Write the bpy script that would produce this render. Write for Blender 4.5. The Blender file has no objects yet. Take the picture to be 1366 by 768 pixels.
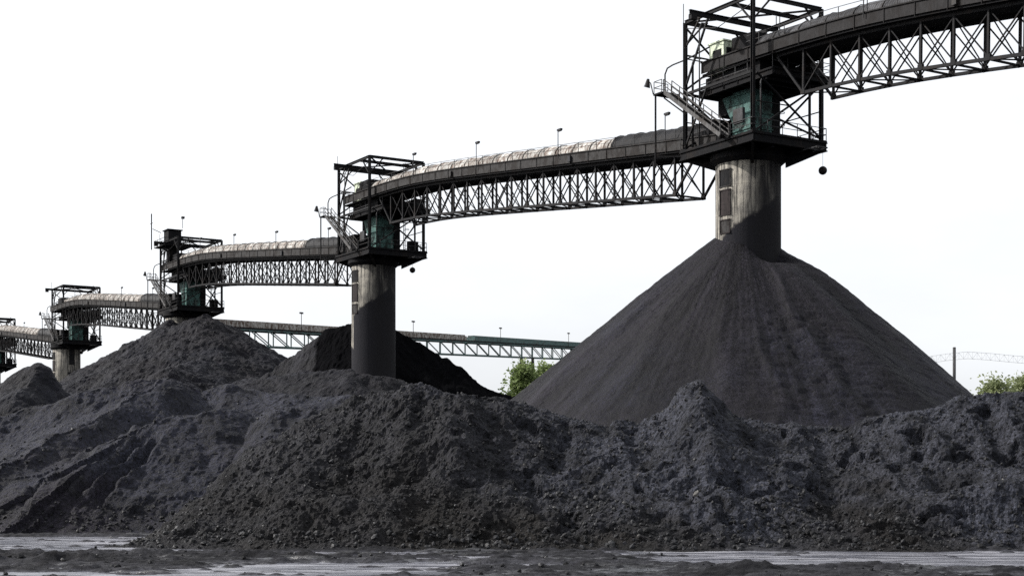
import bpy, math, random
import numpy as np
from mathutils import Vector, Matrix

random.seed(7)
rng = np.random.default_rng(11)
SC = bpy.context.scene
COL = SC.collection
PI = math.pi
R = math.radians

# ------------------------------------------------------------------ noise
def _h(ix, iy, seed):
    ix = ix.astype(np.int64); iy = iy.astype(np.int64)
    n = (ix * 374761393 + iy * 668265263 + seed * 1274126177) & 0xFFFFFFFF
    n = ((n ^ (n >> 13)) * 1103515245) & 0xFFFFFFFF
    n = ((n ^ (n >> 15)) * 2246822519) & 0xFFFFFFFF
    n = n ^ (n >> 16)
    return (n & 0xFFFFFF) / float(0xFFFFFF)

def perlin(x, y, seed=0):
    x0 = np.floor(x); y0 = np.floor(y); fx = x - x0; fy = y - y0
    u = fx * fx * fx * (fx * (fx * 6 - 15) + 10); v = fy * fy * fy * (fy * (fy * 6 - 15) + 10)
    def g(dx, dy):
        a = _h(x0 + dx, y0 + dy, seed) * 2 * PI
        return np.cos(a) * (fx - dx) + np.sin(a) * (fy - dy)
    a = g(0, 0); b = g(1, 0); c = g(0, 1); d = g(1, 1)
    return 1.5 * ((a * (1 - u) + b * u) * (1 - v) + (c * (1 - u) + d * u) * v)

def fbm(x, y, octv=4, seed=0, gain=0.5, lac=2.03):
    t = 0.0; amp = 1.0; f = 1.0
    for k in range(octv):
        t = t + amp * perlin(x * f + 17.3 * k, y * f - 9.1 * k, seed + k)
        amp *= gain; f *= lac
    return t

def ridged(x, y, octv=3, seed=0):
    t = 0.0; amp = 1.0; f = 1.0
    for k in range(octv):
        t = t + amp * (1 - 2 * np.abs(perlin(x * f + 5.3 * k, y * f, seed + k)))
        amp *= 0.5; f *= 2.1
    return t

def clods(x, y, seed=0, keep=0.6):
    """rounded lumps: height of the nearest randomly sized dome"""
    x0 = np.floor(x); y0 = np.floor(y); best = np.zeros_like(x)
    for dx in (-1, 0, 1):
        for dy in (-1, 0, 1):
            cx = x0 + dx; cy = y0 + dy
            px = cx + 0.15 + 0.7 * _h(cx, cy, seed); py = cy + 0.15 + 0.7 * _h(cx, cy, seed + 1)
            r = 0.2 + 0.55 * _h(cx, cy, seed + 2) ** 2
            r = np.where(_h(cx, cy, seed + 3) < keep, r, 0.0)
            d2 = (x - px) ** 2 + (y - py) ** 2
            best = np.maximum(best, np.sqrt(np.maximum(r * r - d2, 0)))
    return best

def sstep(a, b, x):
    t = np.clip((x - a) / (b - a), 0, 1)
    return t * t * (3 - 2 * t)

# ------------------------------------------------------------------ camera numbers (metres from pixel measurements)
F = 2000.0 / 1366.0
CAMZ = 2.0
def wx(px, Y): return (px - 683.0) / 2000.0 * Y
def wz(py, Y): return (637.0 - py) / 2000.0 * Y + CAMZ

# ------------------------------------------------------------------ materials
class NT:
    def __init__(s, name):
        s.m = bpy.data.materials.new(name); s.m.use_nodes = True
        s.t = s.m.node_tree; s.t.nodes.clear()
        s.out = s.t.nodes.new('ShaderNodeOutputMaterial')
        s.b = s.t.nodes.new('ShaderNodeBsdfPrincipled')
        s.t.links.new(s.b.outputs[0], s.out.inputs[0])
        tc = s.t.nodes.new('ShaderNodeTexCoord'); s.obj = tc.outputs['Object']
        s.geo = s.t.nodes.new('ShaderNodeNewGeometry')
    def set(s, inp, v):
        if hasattr(v, 'links') or isinstance(v, bpy.types.NodeSocket): s.t.links.new(v, inp)
        else:
            if isinstance(v, (tuple, list)) and len(v) == 3 and inp.type == 'RGBA': v = (*v, 1)
            inp.default_value = v
    def noise(s, scale, detail=4, rough=0.55, vec=None, dist=0.0):
        n = s.t.nodes.new('ShaderNodeTexNoise'); n.inputs['Scale'].default_value = scale
        n.inputs['Detail'].default_value = detail; n.inputs['Roughness'].default_value = rough
        n.inputs['Distortion'].default_value = dist
        s.t.links.new(vec or s.obj, n.inputs['Vector']); return n.outputs['Fac']
    def vor(s, scale, vec=None, out='Distance', feature='F1'):
        n = s.t.nodes.new('ShaderNodeTexVoronoi'); n.inputs['Scale'].default_value = scale; n.feature = feature
        s.t.links.new(vec or s.obj, n.inputs['Vector']); return n.outputs[out]
    def map(s, sc=(1, 1, 1), rot=(0, 0, 0), vec=None):
        n = s.t.nodes.new('ShaderNodeMapping'); n.inputs['Scale'].default_value = sc; n.inputs['Rotation'].default_value = rot
        s.t.links.new(vec or s.obj, n.inputs['Vector']); return n.outputs[0]
    def ramp(s, fac, a, b, lo=0.0, hi=1.0):
        n = s.t.nodes.new('ShaderNodeMapRange'); n.interpolation_type = 'SMOOTHSTEP'
        s.set(n.inputs[0], fac); n.inputs[1].default_value = a; n.inputs[2].default_value = b
        n.inputs[3].default_value = lo; n.inputs[4].default_value = hi; return n.outputs[0]
    def mix(s, fac, a, b, mode='MIX'):
        n = s.t.nodes.new('ShaderNodeMix'); n.data_type = 'RGBA'; n.blend_type = mode
        s.set(n.inputs[0], fac); s.set(n.inputs[6], a); s.set(n.inputs[7], b); return n.outputs[2]
    def math(s, op, a, b=0.0, c=0.0):
        n = s.t.nodes.new('ShaderNodeMath'); n.operation = op
        s.set(n.inputs[0], a); s.set(n.inputs[1], b); s.set(n.inputs[2], c); return n.outputs[0]
    def sep(s, vec=None):
        n = s.t.nodes.new('ShaderNodeSeparateXYZ'); s.t.links.new(vec or s.obj, n.inputs[0]); return n.outputs
    def scale_col(s, col, f):
        n = s.t.nodes.new('ShaderNodeVectorMath'); n.operation = 'SCALE'
        s.set(n.inputs[0], col); s.set(n.inputs[3], f); return n.outputs[0]
    def bump(s, h, dist, strength=1.0, nrm=None):
        n = s.t.nodes.new('ShaderNodeBump'); n.inputs['Distance'].default_value = dist; n.inputs['Strength'].default_value = strength
        s.set(n.inputs['Height'], h)
        if nrm is not None: s.t.links.new(nrm, n.inputs['Normal'])
        return n.outputs[0]
    def fin(s, col, rough=0.8, nrm=None, spec=0.4, metal=0.0):
        s.set(s.b.inputs['Base Color'], col); s.set(s.b.inputs['Roughness'], rough)
        s.set(s.b.inputs['Specular IOR Level'], spec); s.set(s.b.inputs['Metallic'], metal)
        if nrm is not None: s.t.links.new(nrm, s.b.inputs['Normal'])
        return s.m

def coal_mat(name, dark, cool, warm, big=0.12, grain=9.0, bumpd=0.05, flecks=True, streak=None, shift=None, shade_face=False):
    t = NT(name)
    n1 = t.noise(big, 3, 0.6)
    f1 = t.ramp(n1, 0.40, 0.60)
    if shift is not None:      # seam of different coal along the pile (object x)
        x = t.sep()[0]
        o3 = t.sep(); zn = t.math('ADD', o3[2], t.math('MULTIPLY', t.math('SUBTRACT', t.noise(0.35, 4, 0.6), 0.5), 6.5))
        f1 = t.math('MULTIPLY_ADD', f1, 0.25, t.math('MULTIPLY', t.ramp(x, shift[0], shift[1], 0.10, 0.75), t.ramp(zn, 0.0, 1.7)))
        f1 = t.math('MAXIMUM', f1, t.ramp(zn, 4.6, 5.6, 0.0, 0.6))       # paler dust along the crest
    c = t.mix(f1, warm, cool)
    n2 = t.noise(big * 6, 4, 0.65)
    c = t.mix(t.ramp(n2, 0.42, 0.68, 0.0, 0.70), c, dark)
    n3 = t.noise(grain, 5, 0.75)
    k = t.ramp(n3, 0.33, 0.70, 0.18, 1.72)
    if streak is not None:
        k = t.math('MULTIPLY', k, streak(t))
    c = t.scale_col(c, k)
    c = t.mix(1.0, c, (0.74, 0.745, 0.81), 'MULTIPLY')
    if shade_face:                  # shade of the upper heap face behind the shaft, painted into the colour
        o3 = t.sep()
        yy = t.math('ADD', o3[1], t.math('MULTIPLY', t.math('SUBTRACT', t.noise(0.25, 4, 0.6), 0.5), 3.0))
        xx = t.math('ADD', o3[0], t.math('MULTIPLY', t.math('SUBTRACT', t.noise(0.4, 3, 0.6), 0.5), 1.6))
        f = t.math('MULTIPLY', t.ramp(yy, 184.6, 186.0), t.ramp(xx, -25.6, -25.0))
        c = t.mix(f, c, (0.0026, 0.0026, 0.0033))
    if flecks:
        v = t.vor(grain * 0.8, out='Color'); sx = t.sep(v)
        d = t.vor(grain * 0.8)
        m = t.math('MULTIPLY', t.ramp(sx[0], 0.955, 0.975), t.ramp(d, 0.34, 0.20))
        c = t.mix(t.math('MULTIPLY', m, sx[1]), c, (0.075, 0.073, 0.072))
    nz = t.bump(t.noise(grain * 1.6, 6, 0.75), bumpd * 1.5, 1.0)
    nz = t.bump(t.vor(grain * 1.1), bumpd * 0.7, 0.5, nz)
    sp = 0.12
    if shade_face: sp = t.math('MULTIPLY_ADD', f, -0.11, 0.12)
    return t.fin(c, t.ramp(n3, 0.3, 0.7, 0.50, 0.90), nz, sp)

M = {}
M['coal_front'] = coal_mat('coal_front', (0.0046, 0.0046, 0.0050), (0.0560, 0.0585, 0.0690), (0.0165, 0.0145, 0.0122), 0.13, 9, 0.05, shift=(-2.5, 4.0))
M['coal_left'] = coal_mat('coal_left', (0.0078, 0.0078, 0.0094), (0.0340, 0.0350, 0.0450), (0.0210, 0.0185, 0.0240), 0.10, 8, 0.05)
M['coal_mid'] = coal_mat('coal_mid', (0.0070, 0.0070, 0.0084), (0.0200, 0.0206, 0.0268), (0.0175, 0.0158, 0.0190), 0.05, 7, 0.10, flecks=False)
M['coal_shaded'] = coal_mat('coal_shaded', (0.0060, 0.0060, 0.0070), (0.0175, 0.0180, 0.0235), (0.0155, 0.0145, 0.0175), 0.05, 7, 0.09, flecks=False, shade_face=True)
def cone_streak(t):
    # thin run-off streaks down the slope: noise over the angle round the apex, stretched along the slope
    x, y, z = t.sep()
    ang = t.math('ARCTAN2', y, x)
    cmb = t.t.nodes.new('ShaderNodeCombineXYZ')
    t.set(cmb.inputs[0], t.math('MULTIPLY', ang, 6.0)); t.set(cmb.inputs[1], t.math('MULTIPLY', z, 0.045))
    n = t.noise(1.5, 7, 0.72, cmb.outputs[0], 0.6)
    a = t.ramp(n, 0.36, 0.66, 0.50, 1.6)
    m = t.ramp(t.noise(0.12, 3, 0.5), 0.38, 0.6)                 # streaks come and go over the face
    cm2 = t.t.nodes.new('ShaderNodeCombineXYZ')
    t.set(cm2.inputs[0], t.math('MULTIPLY', ang, 2.6)); t.set(cm2.inputs[1], t.math('MULTIPLY', z, 0.03))
    fan = t.ramp(t.noise(1.3, 4, 0.6, cm2.outputs[0], 0.4), 0.40, 0.60, 0.68, 1.32)      # fans of older and fresher coal
    return t.math('MULTIPLY', fan, t.math('ADD', t.math('MULTIPLY', a, m), t.math('SUBTRACT', 1.0, m)))
M['coal_cone'] = coal_mat('coal_cone', (0.0088, 0.0080, 0.0098), (0.0138, 0.0136, 0.0182), (0.0138, 0.0124, 0.0154), 0.07, 5, 0.05, flecks=False, streak=cone_streak)

def lump_mat():
    t = NT('coal_lump')
    r = t.geo.outputs['Random Per Island']
    c = t.mix(t.ramp(r, 0.0, 0.9), (0.0030, 0.0030, 0.0036), (0.0130, 0.0132, 0.0155))
    c = t.mix(t.ramp(r, 0.988, 0.994, 0, 0.9), c, (0.11, 0.105, 0.10))
    c = t.scale_col(c, t.ramp(t.noise(14, 4, 0.7), 0.3, 0.7, 0.6, 1.4))
    return t.fin(c, t.ramp(t.noise(3, 2), 0.35, 0.65, 0.5, 0.9), t.bump(t.noise(25, 4), 0.02), 0.3)
M['lump'] = lump_mat()

def ground_mat():
    t = NT('wet_coal_mud')
    v = t.map((0.35, 1.0, 1.0))
    n = t.noise(0.55, 5, 0.6, v); n2 = t.noise(5, 5, 0.7)
    wet = t.ramp(n, 0.42, 0.60)
    c = t.mix(wet, (0.017, 0.017, 0.020), (0.006, 0.006, 0.0075))
    z = t.sep()[2]
    silt = t.ramp(z, 0.07, 0.0)
    c = t.mix(t.math('MULTIPLY', silt, t.ramp(n2, 0.3, 0.7, 0.3, 0.8)), c, (0.045, 0.045, 0.053))
    c = t.scale_col(c, t.ramp(n2, 0.3, 0.7, 0.45, 1.6))
    film = t.noise(0.9, 5, 0.7, t.map((0.30, 1.5, 1.0)))           # thin films of standing water
    film = t.math('MULTIPLY', t.ramp(film, 0.53, 0.60), t.ramp(z, 0.16, 0.04))
    rg = t.math('MULTIPLY_ADD', film, -0.60, 0.9)
    return t.fin(c, rg, t.bump(t.noise(9, 5, 0.7), 0.05), t.math('MULTIPLY_ADD', film, 0.45, 0.15))
M['ground'] = ground_mat()

def water_mat():
    t = NT('silty_puddle_water')
    v = t.map((0.5, 1.6, 1))
    n = t.noise(0.8, 6, 0.7, t.map((0.35, 1.8, 1)))
    c = t.mix(t.ramp(n, 0.40, 0.62), (0.055, 0.058, 0.078), (0.31, 0.31, 0.34))
    c = t.mix(t.ramp(t.noise(2.6, 5, 0.7, t.map((0.4, 1.8, 1), vec=None)), 0.50, 0.60, 0, 0.85), c, (0.022, 0.022, 0.027))   # mud just under the surface
    rip = t.noise(7, 3, 0.6, t.map((0.55, 2.0, 1)))
    return t.fin(c, t.ramp(n, 0.3, 0.7, 0.07, 0.28), t.bump(rip, 0.05, 0.8), 0.5)
M['water'] = water_mat()

def steel_mat(name, base, rust, amt=0.5, rough=0.7, streaks=True):
    t = NT(name)
    n = t.noise(0.9, 5, 0.65)
    c = t.mix(t.ramp(n, 0.62 - 0.25 * amt, 0.75 - 0.2 * amt), base, rust)
    k = t.ramp(t.noise(6, 4, 0.7, t.map((1, 1, 0.25)) if streaks else None), 0.3, 0.7, 0.6, 1.4)
    return t.fin(t.scale_col(c, k), rough, t.bump(t.noise(12, 3), 0.01), 0.15)
M['steel'] = steel_mat('dusty_black_steel', (0.0050, 0.0050, 0.0062), (0.0120, 0.0088, 0.0078), 0.5)
M['steel_deck'] = steel_mat('coal_caked_deck', (0.0045, 0.0045, 0.0055), (0.0100, 0.0080, 0.0074), 0.5, 0.85)
M['skirt'] = steel_mat('weathered_side_sheet', (0.0300, 0.0285, 0.0280), (0.0130, 0.0105, 0.0095), 0.75, 0.75)
M['skirt_dark'] = steel_mat('sooty_side_sheet', (0.0150, 0.0140, 0.0145), (0.0095, 0.0078, 0.0075), 0.7, 0.75)
M['galv'] = steel_mat('galvanised_steel', (0.080, 0.078, 0.077), (0.030, 0.025, 0.022), 0.7, 0.65)
M['rail'] = steel_mat('rail_steel', (0.035, 0.035, 0.037), (0.025, 0.020, 0.018), 0.5, 0.6)
M['teal'] = steel_mat('faded_teal_paint', (0.060, 0.125, 0.112), (0.016, 0.026, 0.024), 0.75, 0.6)
M['cabin'] = steel_mat('pale_cabin_paint', (0.50, 0.55, 0.42), (0.22, 0.20, 0.14), 0.35, 0.6)
M['hole'] = steel_mat('unlit_opening', (0.010, 0.010, 0.011), (0.020, 0.016, 0.014), 0.4, 0.9)  # near-black colour paints the unlit depth of shaft holes and cabin window
M['rustdoor'] = steel_mat('rusty_hatch', (0.022, 0.017, 0.017), (0.011, 0.009, 0.009), 0.5, 0.8)
M['lamp'] = steel_mat('lamp_housing', (0.02, 0.02, 0.023), (0.018, 0.015, 0.013), 0.4, 0.5)
M['far_green'] = steel_mat('far_green_sheet', (0.075, 0.12, 0.115), (0.06, 0.065, 0.06), 0.5, 0.7)
M['wood'] = steel_mat('weathered_post', (0.06, 0.06, 0.062), (0.045, 0.04, 0.036), 0.5, 0.8)
M['cable'] = steel_mat('pale_cable', (0.50, 0.50, 0.51), (0.42, 0.42, 0.42), 0.5, 0.6)

def hood_mat(name, pale, mid, rust, amt):
    t = NT(name)
    x, y, z = t.sep()
    n = t.noise(0.55, 5, 0.7, t.map((1.4, 0.6, 1.4)))
    c = t.mix(t.ramp(n, 0.42, 0.60), pale, mid)
    n2 = t.noise(1.6, 5, 0.75, t.map((1, 1.6, 0.5)))
    c = t.mix(t.ramp(n2, 0.66 - amt * 0.25, 0.74 - amt * 0.2), c, rust)
    cell = t.t.nodes.new('ShaderNodeTexWhiteNoise'); cell.noise_dimensions = '1D'
    t.set(cell.inputs['W'], t.math('FLOOR', t.math('MULTIPLY', y, 1 / 1.5)))
    c = t.scale_col(c, t.ramp(cell.outputs[0], 0, 1, 0.68, 1.12))
    sheet = t.math('FRACT', t.math('MULTIPLY', y, 1 / 1.5))
    c = t.mix(t.ramp(sheet, 0.955, 0.985, 0, 0.65), c, (0.05, 0.042, 0.036))
    wave = t.math('SINE', t.math('MULTIPLY', y, 2 * PI / 0.25))
    return t.fin(c, 0.6, t.bump(wave, 0.03, 0.6), 0.12)
M['hood'] = hood_mat('pale_rusty_hood', (0.46, 0.445, 0.415), (0.27, 0.25, 0.225), (0.10, 0.065, 0.048), 0.8)
M['hood_grey'] = hood_mat('grey_hood', (0.060, 0.060, 0.064), (0.026, 0.026, 0.028), (0.015, 0.012, 0.0115), 0.6)
M['hood_black'] = hood_mat('black_hood', (0.0060, 0.0060, 0.0072), (0.0040, 0.0040, 0.0048), (0.009, 0.007, 0.0065), 0.5)

def concrete_mat(name='stained_concrete', peak=25.6, side_shade=1.0):
    t = NT(name)
    x, y, z = t.sep()
    n = t.noise(1.1, 5, 0.65)
    c = t.mix(t.ramp(n, 0.35, 0.65), (0.36, 0.335, 0.285), (0.23, 0.215, 0.19))
    # vertical rain streaks of coal dust
    st = t.noise(1.5, 5, 0.7, t.map((2.2, 2.2, 0.16)))
    c = t.mix(t.ramp(st, 0.40, 0.60, 0.0, 0.92), c, (0.030, 0.029, 0.029))
    # casting joints
    j = t.math('FRACT', t.math('MULTIPLY', z, 1 / 2.4))
    c = t.mix(t.ramp(j, 0.975, 0.995, 0, 0.5), c, (0.06, 0.058, 0.055))
    # coal-dust band where the coal heap leaned against the shaft: an inverted V with its point towards one side
    ang = t.math('ARCTAN2', y, x)
    dlt = t.math('ABSOLUTE', t.math('SUBTRACT', ang, R(-68)))
    edge = t.math('MULTIPLY_ADD', dlt, -1.75, peak)
    edge = t.math('ADD', edge, t.math('MULTIPLY', t.math('SUBTRACT', t.noise(1.0, 4, 0.6), 0.5), 1.1))
    d = t.math('SUBTRACT', edge, z)
    c = t.mix(t.ramp(d, -0.12, 0.25, 0, 0.985), c, (0.0125, 0.0125, 0.0160))
    # shade down the side turned from the sun, mixed into the colour
    up = t.math('MULTIPLY', t.ramp(dlt, 1.35, 0.55), t.ramp(t.noise(0.8, 4, 0.6, t.map((1, 1, 0.3))), 0.30, 0.55, 0.55 * side_shade, 0.96 * side_shade))
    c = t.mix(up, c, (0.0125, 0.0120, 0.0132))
    nb = t.bump(t.noise(7, 5, 0.7), 0.03)
    return t.fin(c, 0.88, nb, 0.12)
M['concrete'] = concrete_mat()
M['concrete_pale'] = concrete_mat('pale_concrete', 21.0, 0.35)      # a shaft the coal never reached so high

def leaf_mat(name, a, b):
    t = NT(name)
    r = t.geo.outputs['Random Per Island']
    c = t.mix(r, a, b)
    m = t.fin(c, 0.55, None, 0.35)
    tr = t.t.nodes.new('ShaderNodeBsdfTranslucent'); t.set(tr.inputs[0], c)
    mx = t.t.nodes.new('ShaderNodeMixShader'); mx.inputs[0].default_value = 0.5
    t.t.links.new(t.b.outputs[0], mx.inputs[1]); t.t.links.new(tr.outputs[0], mx.inputs[2])
    t.t.links.new(mx.outputs[0], t.out.inputs[0])
    return m
M['leaf'] = leaf_mat('spring_leaves', (0.13, 0.185, 0.06), (0.23, 0.285, 0.115))
M['leaf_pale'] = leaf_mat('pale_leaves', (0.17, 0.205, 0.085), (0.27, 0.30, 0.16))
M['bark'] = steel_mat('bark', (0.07, 0.06, 0.05), (0.04, 0.035, 0.03), 0.5, 0.9)

# ------------------------------------------------------------------ mesh helpers
def link_mesh(name, verts, faces, mat, parent=None, smooth=False):
    me = bpy.data.meshes.new(name)
    verts = np.asarray(verts, dtype=np.float32)
    if isinstance(faces, np.ndarray):
        k = faces.shape[1]
        me.vertices.add(len(verts)); me.vertices.foreach_set('co', verts.ravel())
        me.loops.add(faces.size); me.loops.foreach_set('vertex_index', faces.astype(np.int32).ravel())
        me.polygons.add(len(faces)); me.polygons.foreach_set('loop_start', np.arange(0, faces.size, k, dtype=np.int32))
        me.update(calc_edges=True)
    else:
        me.from_pydata(verts.tolist(), [], faces); me.update()
    me.polygons.foreach_set('use_smooth', np.full(len(me.polygons), smooth, dtype=bool))
    me.materials.append(mat)
    o = bpy.data.objects.new(name, me); COL.objects.link(o)
    if parent is not None: o.parent = parent
    return o

class MB:
    def __init__(s): s.v = []; s.f = []
    def add(s, vs, fs):
        n = len(s.v); s.v += [tuple(p) for p in vs]; s.f += [tuple(i + n for i in f) for f in fs]
    def box(s, x0, x1, y0, y1, z0, z1):
        s.add([(x, y, z) for z in (z0, z1) for y in (y0, y1) for x in (x0, x1)],
              [(0, 2, 3, 1), (4, 5, 7, 6), (0, 1, 5, 4), (2, 6, 7, 3), (0, 4, 6, 2), (1, 3, 7, 5)])
    def bar(s, a, b, w, h=None, up=(0, 0, 1)):
        h = h or w; a = Vector(a); b = Vector(b); d = (b - a)
        if d.length < 1e-6: return
        d.normalize(); u = Vector(up)
        if abs(d.dot(u)) > 0.98: u = Vector((0, 1, 0))
        sx = d.cross(u).normalized(); sy = sx.cross(d).normalized()
        vs = []
        for p in (a, b):
            for (i, j) in ((-1, -1), (1, -1), (1, 1), (-1, 1)):
                vs.append(p + sx * (i * w / 2) + sy * (j * h / 2))
        s.add(vs, [(0, 3, 2, 1), (4, 5, 6, 7), (0, 1, 5, 4), (1, 2, 6, 5), (2, 3, 7, 6), (3, 0, 4, 7)])
    def ibeam(s, a, b, w, h):
        """a rolled section: two flanges and a web"""
        a = Vector(a); b = Vector(b); t = 0.12 * h
        up = Vector((0, 0, 1))
        d = (b - a).normalized()
        if abs(d.dot(up)) > 0.98: up = Vector((0, 1, 0))
        sx = d.cross(up).normalized(); sy = sx.cross(d).normalized()
        o = sy * (h / 2 - t / 2)
        s.bar(a + o, b + o, w, t); s.bar(a - o, b - o, w, t); s.bar(a, b, 0.18 * w, h - 2 * t)
    def tube(s, pts, r, n=8, cap=True):
        pts = [Vector(p) for p in pts]; rs = r if isinstance(r, (list, tuple)) else [r] * len(pts)
        base = len(s.v); prev = None
        for i, p in enumerate(pts):
            d = (pts[min(i + 1, len(pts) - 1)] - pts[max(i - 1, 0)]).normalized()
            u = prev if prev is not None else (Vector((0, 0, 1)) if abs(d.z) < 0.9 else Vector((1, 0, 0)))
            sx = d.cross(u)
            if sx.length < 1e-4: sx = d.cross(Vector((0, 1, 0)))
            sx.normalize(); sy = sx.cross(d).normalized(); prev = sy
            for k in range(n):
                a = 2 * PI * k / n
                s.v.append(tuple(p + sx * (math.cos(a) * rs[i]) + sy * (math.sin(a) * rs[i])))
        for i in range(len(pts) - 1):
            for k in range(n):
                a0 = base + i * n + k; a1 = base + i * n + (k + 1) % n
                s.f.append((a0, a1, a1 + n, a0 + n))
        if cap:
            s.f.append(tuple(base + k for k in range(n))[::-1]); s.f.append(tuple(base + (len(pts) - 1) * n + k for k in range(n)))
    def ball(s, c, r, n=12, m=8):
        c = Vector(c); base = len(s.v); s.v.append(tuple(c + Vector((0, 0, r))))
        for i in range(1, m):
            t = PI * i / m
            for k in range(n):
                a = 2 * PI * k / n
                s.v.append(tuple(c + Vector((math.sin(t) * math.cos(a) * r, math.sin(t) * math.sin(a) * r, math.cos(t) * r))))
        s.v.append(tuple(c - Vector((0, 0, r)))); last = len(s.v) - 1
        for k in range(n):
            s.f.append((base, base + 1 + k, base + 1 + (k + 1) % n))
            s.f.append((last, last - n + (k + 1) % n, last - n + k))
        for i in range(m - 2):
            for k in range(n):
                a = base + 1 + i * n + k; b = base + 1 + i * n + (k + 1) % n
                s.f.append((a, a + n, b + n, b))
    def build(s, name, mat, parent=None, smooth=False):
        return link_mesh(name, s.v, s.f, mat, parent, smooth)

def empty(name, loc, rz=0.0):
    o = bpy.data.objects.new(name, None); COL.objects.link(o)
    o.location = loc; o.rotation_euler = (0, 0, rz); o.empty_display_size = 0.5
    return o
def tag(o, label=None, cat=None, group=None, kind=None):
    for k, v in (('label', label), ('category', cat), ('group', group), ('kind', kind)):
        if v: o[k] = v
    return o
def kids(o): return [c for c in COL.objects if c.parent == o]
def copy_tree(o, parent=None):
    c = o.copy(); COL.objects.link(c); c.parent = parent
    for ch in kids(o): copy_tree(ch, c)
    return c

def grid_faces(nx, ny, wrap=False):
    j, i = np.meshgrid(np.arange(ny - 1), np.arange(nx - (0 if wrap else 1)), indexing='ij')
    i2 = (i + 1) % nx
    return np.stack([j * nx + i, j * nx + i2, (j + 1) * nx + i2, (j + 1) * nx + i], -1).reshape(-1, 4)

def height_sheet(name, xs, ys, hf, disp, mat, smooth=True, floor=-0.6):
    X, Y = np.meshgrid(xs, ys)
    H = hf(X, Y)
    gy, gx = np.gradient(H, ys, xs)
    N = np.stack([-gx, -gy, np.ones_like(H)], -1); N /= np.linalg.norm(N, axis=-1, keepdims=True)
    D = disp(X, Y, H) if disp is not None else 0.0
    P = np.stack([X, Y, H], -1) + N * np.asarray(D)[..., None]
    P[..., 2] = np.maximum(P[..., 2], floor)
    V = P.reshape(-1, 3); Fc = grid_faces(len(xs), len(ys))
    keep = (V[Fc][:, :, 2].max(axis=1) > floor + 1e-4)
    Fc = Fc[keep]
    used = np.unique(Fc); mp = np.zeros(len(V), dtype=np.int64); mp[used] = np.arange(len(used))
    o = link_mesh(name, V[used], mp[Fc], mat, None, smooth)
    return o, P

# ================================================================== SETTING: ground, water
def ground_h(X, Y):
    h = 0.05 + 0.045 * fbm(X * 0.22, Y * 0.5, 4, 3) + 0.05 * fbm(X * 0.45, Y * 2.6, 4, 5, 0.6) + 0.045 * fbm(X * 0.9, Y * 2.2, 4, 8, 0.6) + 0.10 * clods(X * 2.0, Y * 2.6, 41, 0.35) * (1 - sstep(50, 60, np.abs(Y - 20))) + 0.05 * clods(X * 4.0, Y * 4, 43, 0.5) - 0.02
    def dip(x0, x1, y0, y1, d, s=0.5):
        m = sstep(x0 - 1.2, x0 + 1.2, X) * (1 - sstep(x1 - 1.2, x1 + 1.2, X)) * sstep(y0 - s, y0 + s, Y) * (1 - sstep(y1 - s, y1 + s, Y))
        return d * m
    h = h - dip(-22, -7.6, 40.6, 50.6, 0.115) - dip(-15, -6.8, 40.5, 43.4, 0.05)
    h = h - dip(-13.5, -2.2, 38.9, 40.3, 0.14, 0.35) - dip(-5.4, 0.4, 36.5, 38.6, 0.08)
    h = h - dip(-7.6, -1.4, 29.0, 35.2, 0.10) - dip(-13, -8.4, 29.5, 31.8, 0.11)
    h = h - dip(3.2, 30, 35.0, 41.0, 0.112) - dip(6.0, 30, 33.2, 35.6, 0.12) - dip(-1.5, 2.5, 33.6, 34.8, 0.06)
    # low berms of scraped mud
    def berm(cx, cy, lx, ly, a):
        return a * np.exp(-((X - cx) / lx) ** 2 - ((Y - cy) / ly) ** 2) * (1 + 0.7 * fbm(X * 1.7, Y * 1.7, 4, 77))
    h = h + berm(-10.4, 35.0, 2.6, 0.9, 0.16) + berm(-10.5, 37.4, 7.5, 0.9, 0.13) + berm(-9.6, 45.0, 1.4, 0.8, 0.16) + berm(-14.5, 43.4, 1.8, 0.35, 0.13) + berm(-12.0, 46.8, 1.5, 0.5, 0.12) + berm(4.9, 30.8, 0.8, 0.7, 0.20) + berm(-3.2, 33.9, 0.5, 0.45, 0.10) + berm(7.6, 32.6, 3.5, 0.4, 0.06)
    h = h + berm(-3.0, 38.6, 5.0, 0.35, 0.06)
    return h
def axis(a, b, step, far, n=22):
    core = np.arange(a, b + step / 2, step)
    lo = a - np.geomspace(step, far, n)[::-1]; hi = b + np.geomspace(step, far, n)
    return np.concatenate([lo, core, hi])
gx_ = axis(-20, 20, 0.06, 4000, 24); gy_ = axis(28, 52, 0.055, 4000, 24)
g_obj, G_P = height_sheet('ground', gx_, gy_, ground_h, None, M['ground'], floor=-5)
tag(g_obj, kind='structure')
wat = link_mesh('water', [(-26, 24, 0), (32, 24, 0), (32, 51, 0), (-26, 51, 0)], [(0, 1, 2, 3)], M['water'])
tag(wat, kind='structure')

# ================================================================== COAL PILES
def line(pts, Y):
    a = np.array(pts, dtype=float)
    return (a[:, 0] - 683) / 2000 * Y, (637 - a[:, 1]) / 2000 * Y + CAMZ
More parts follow.
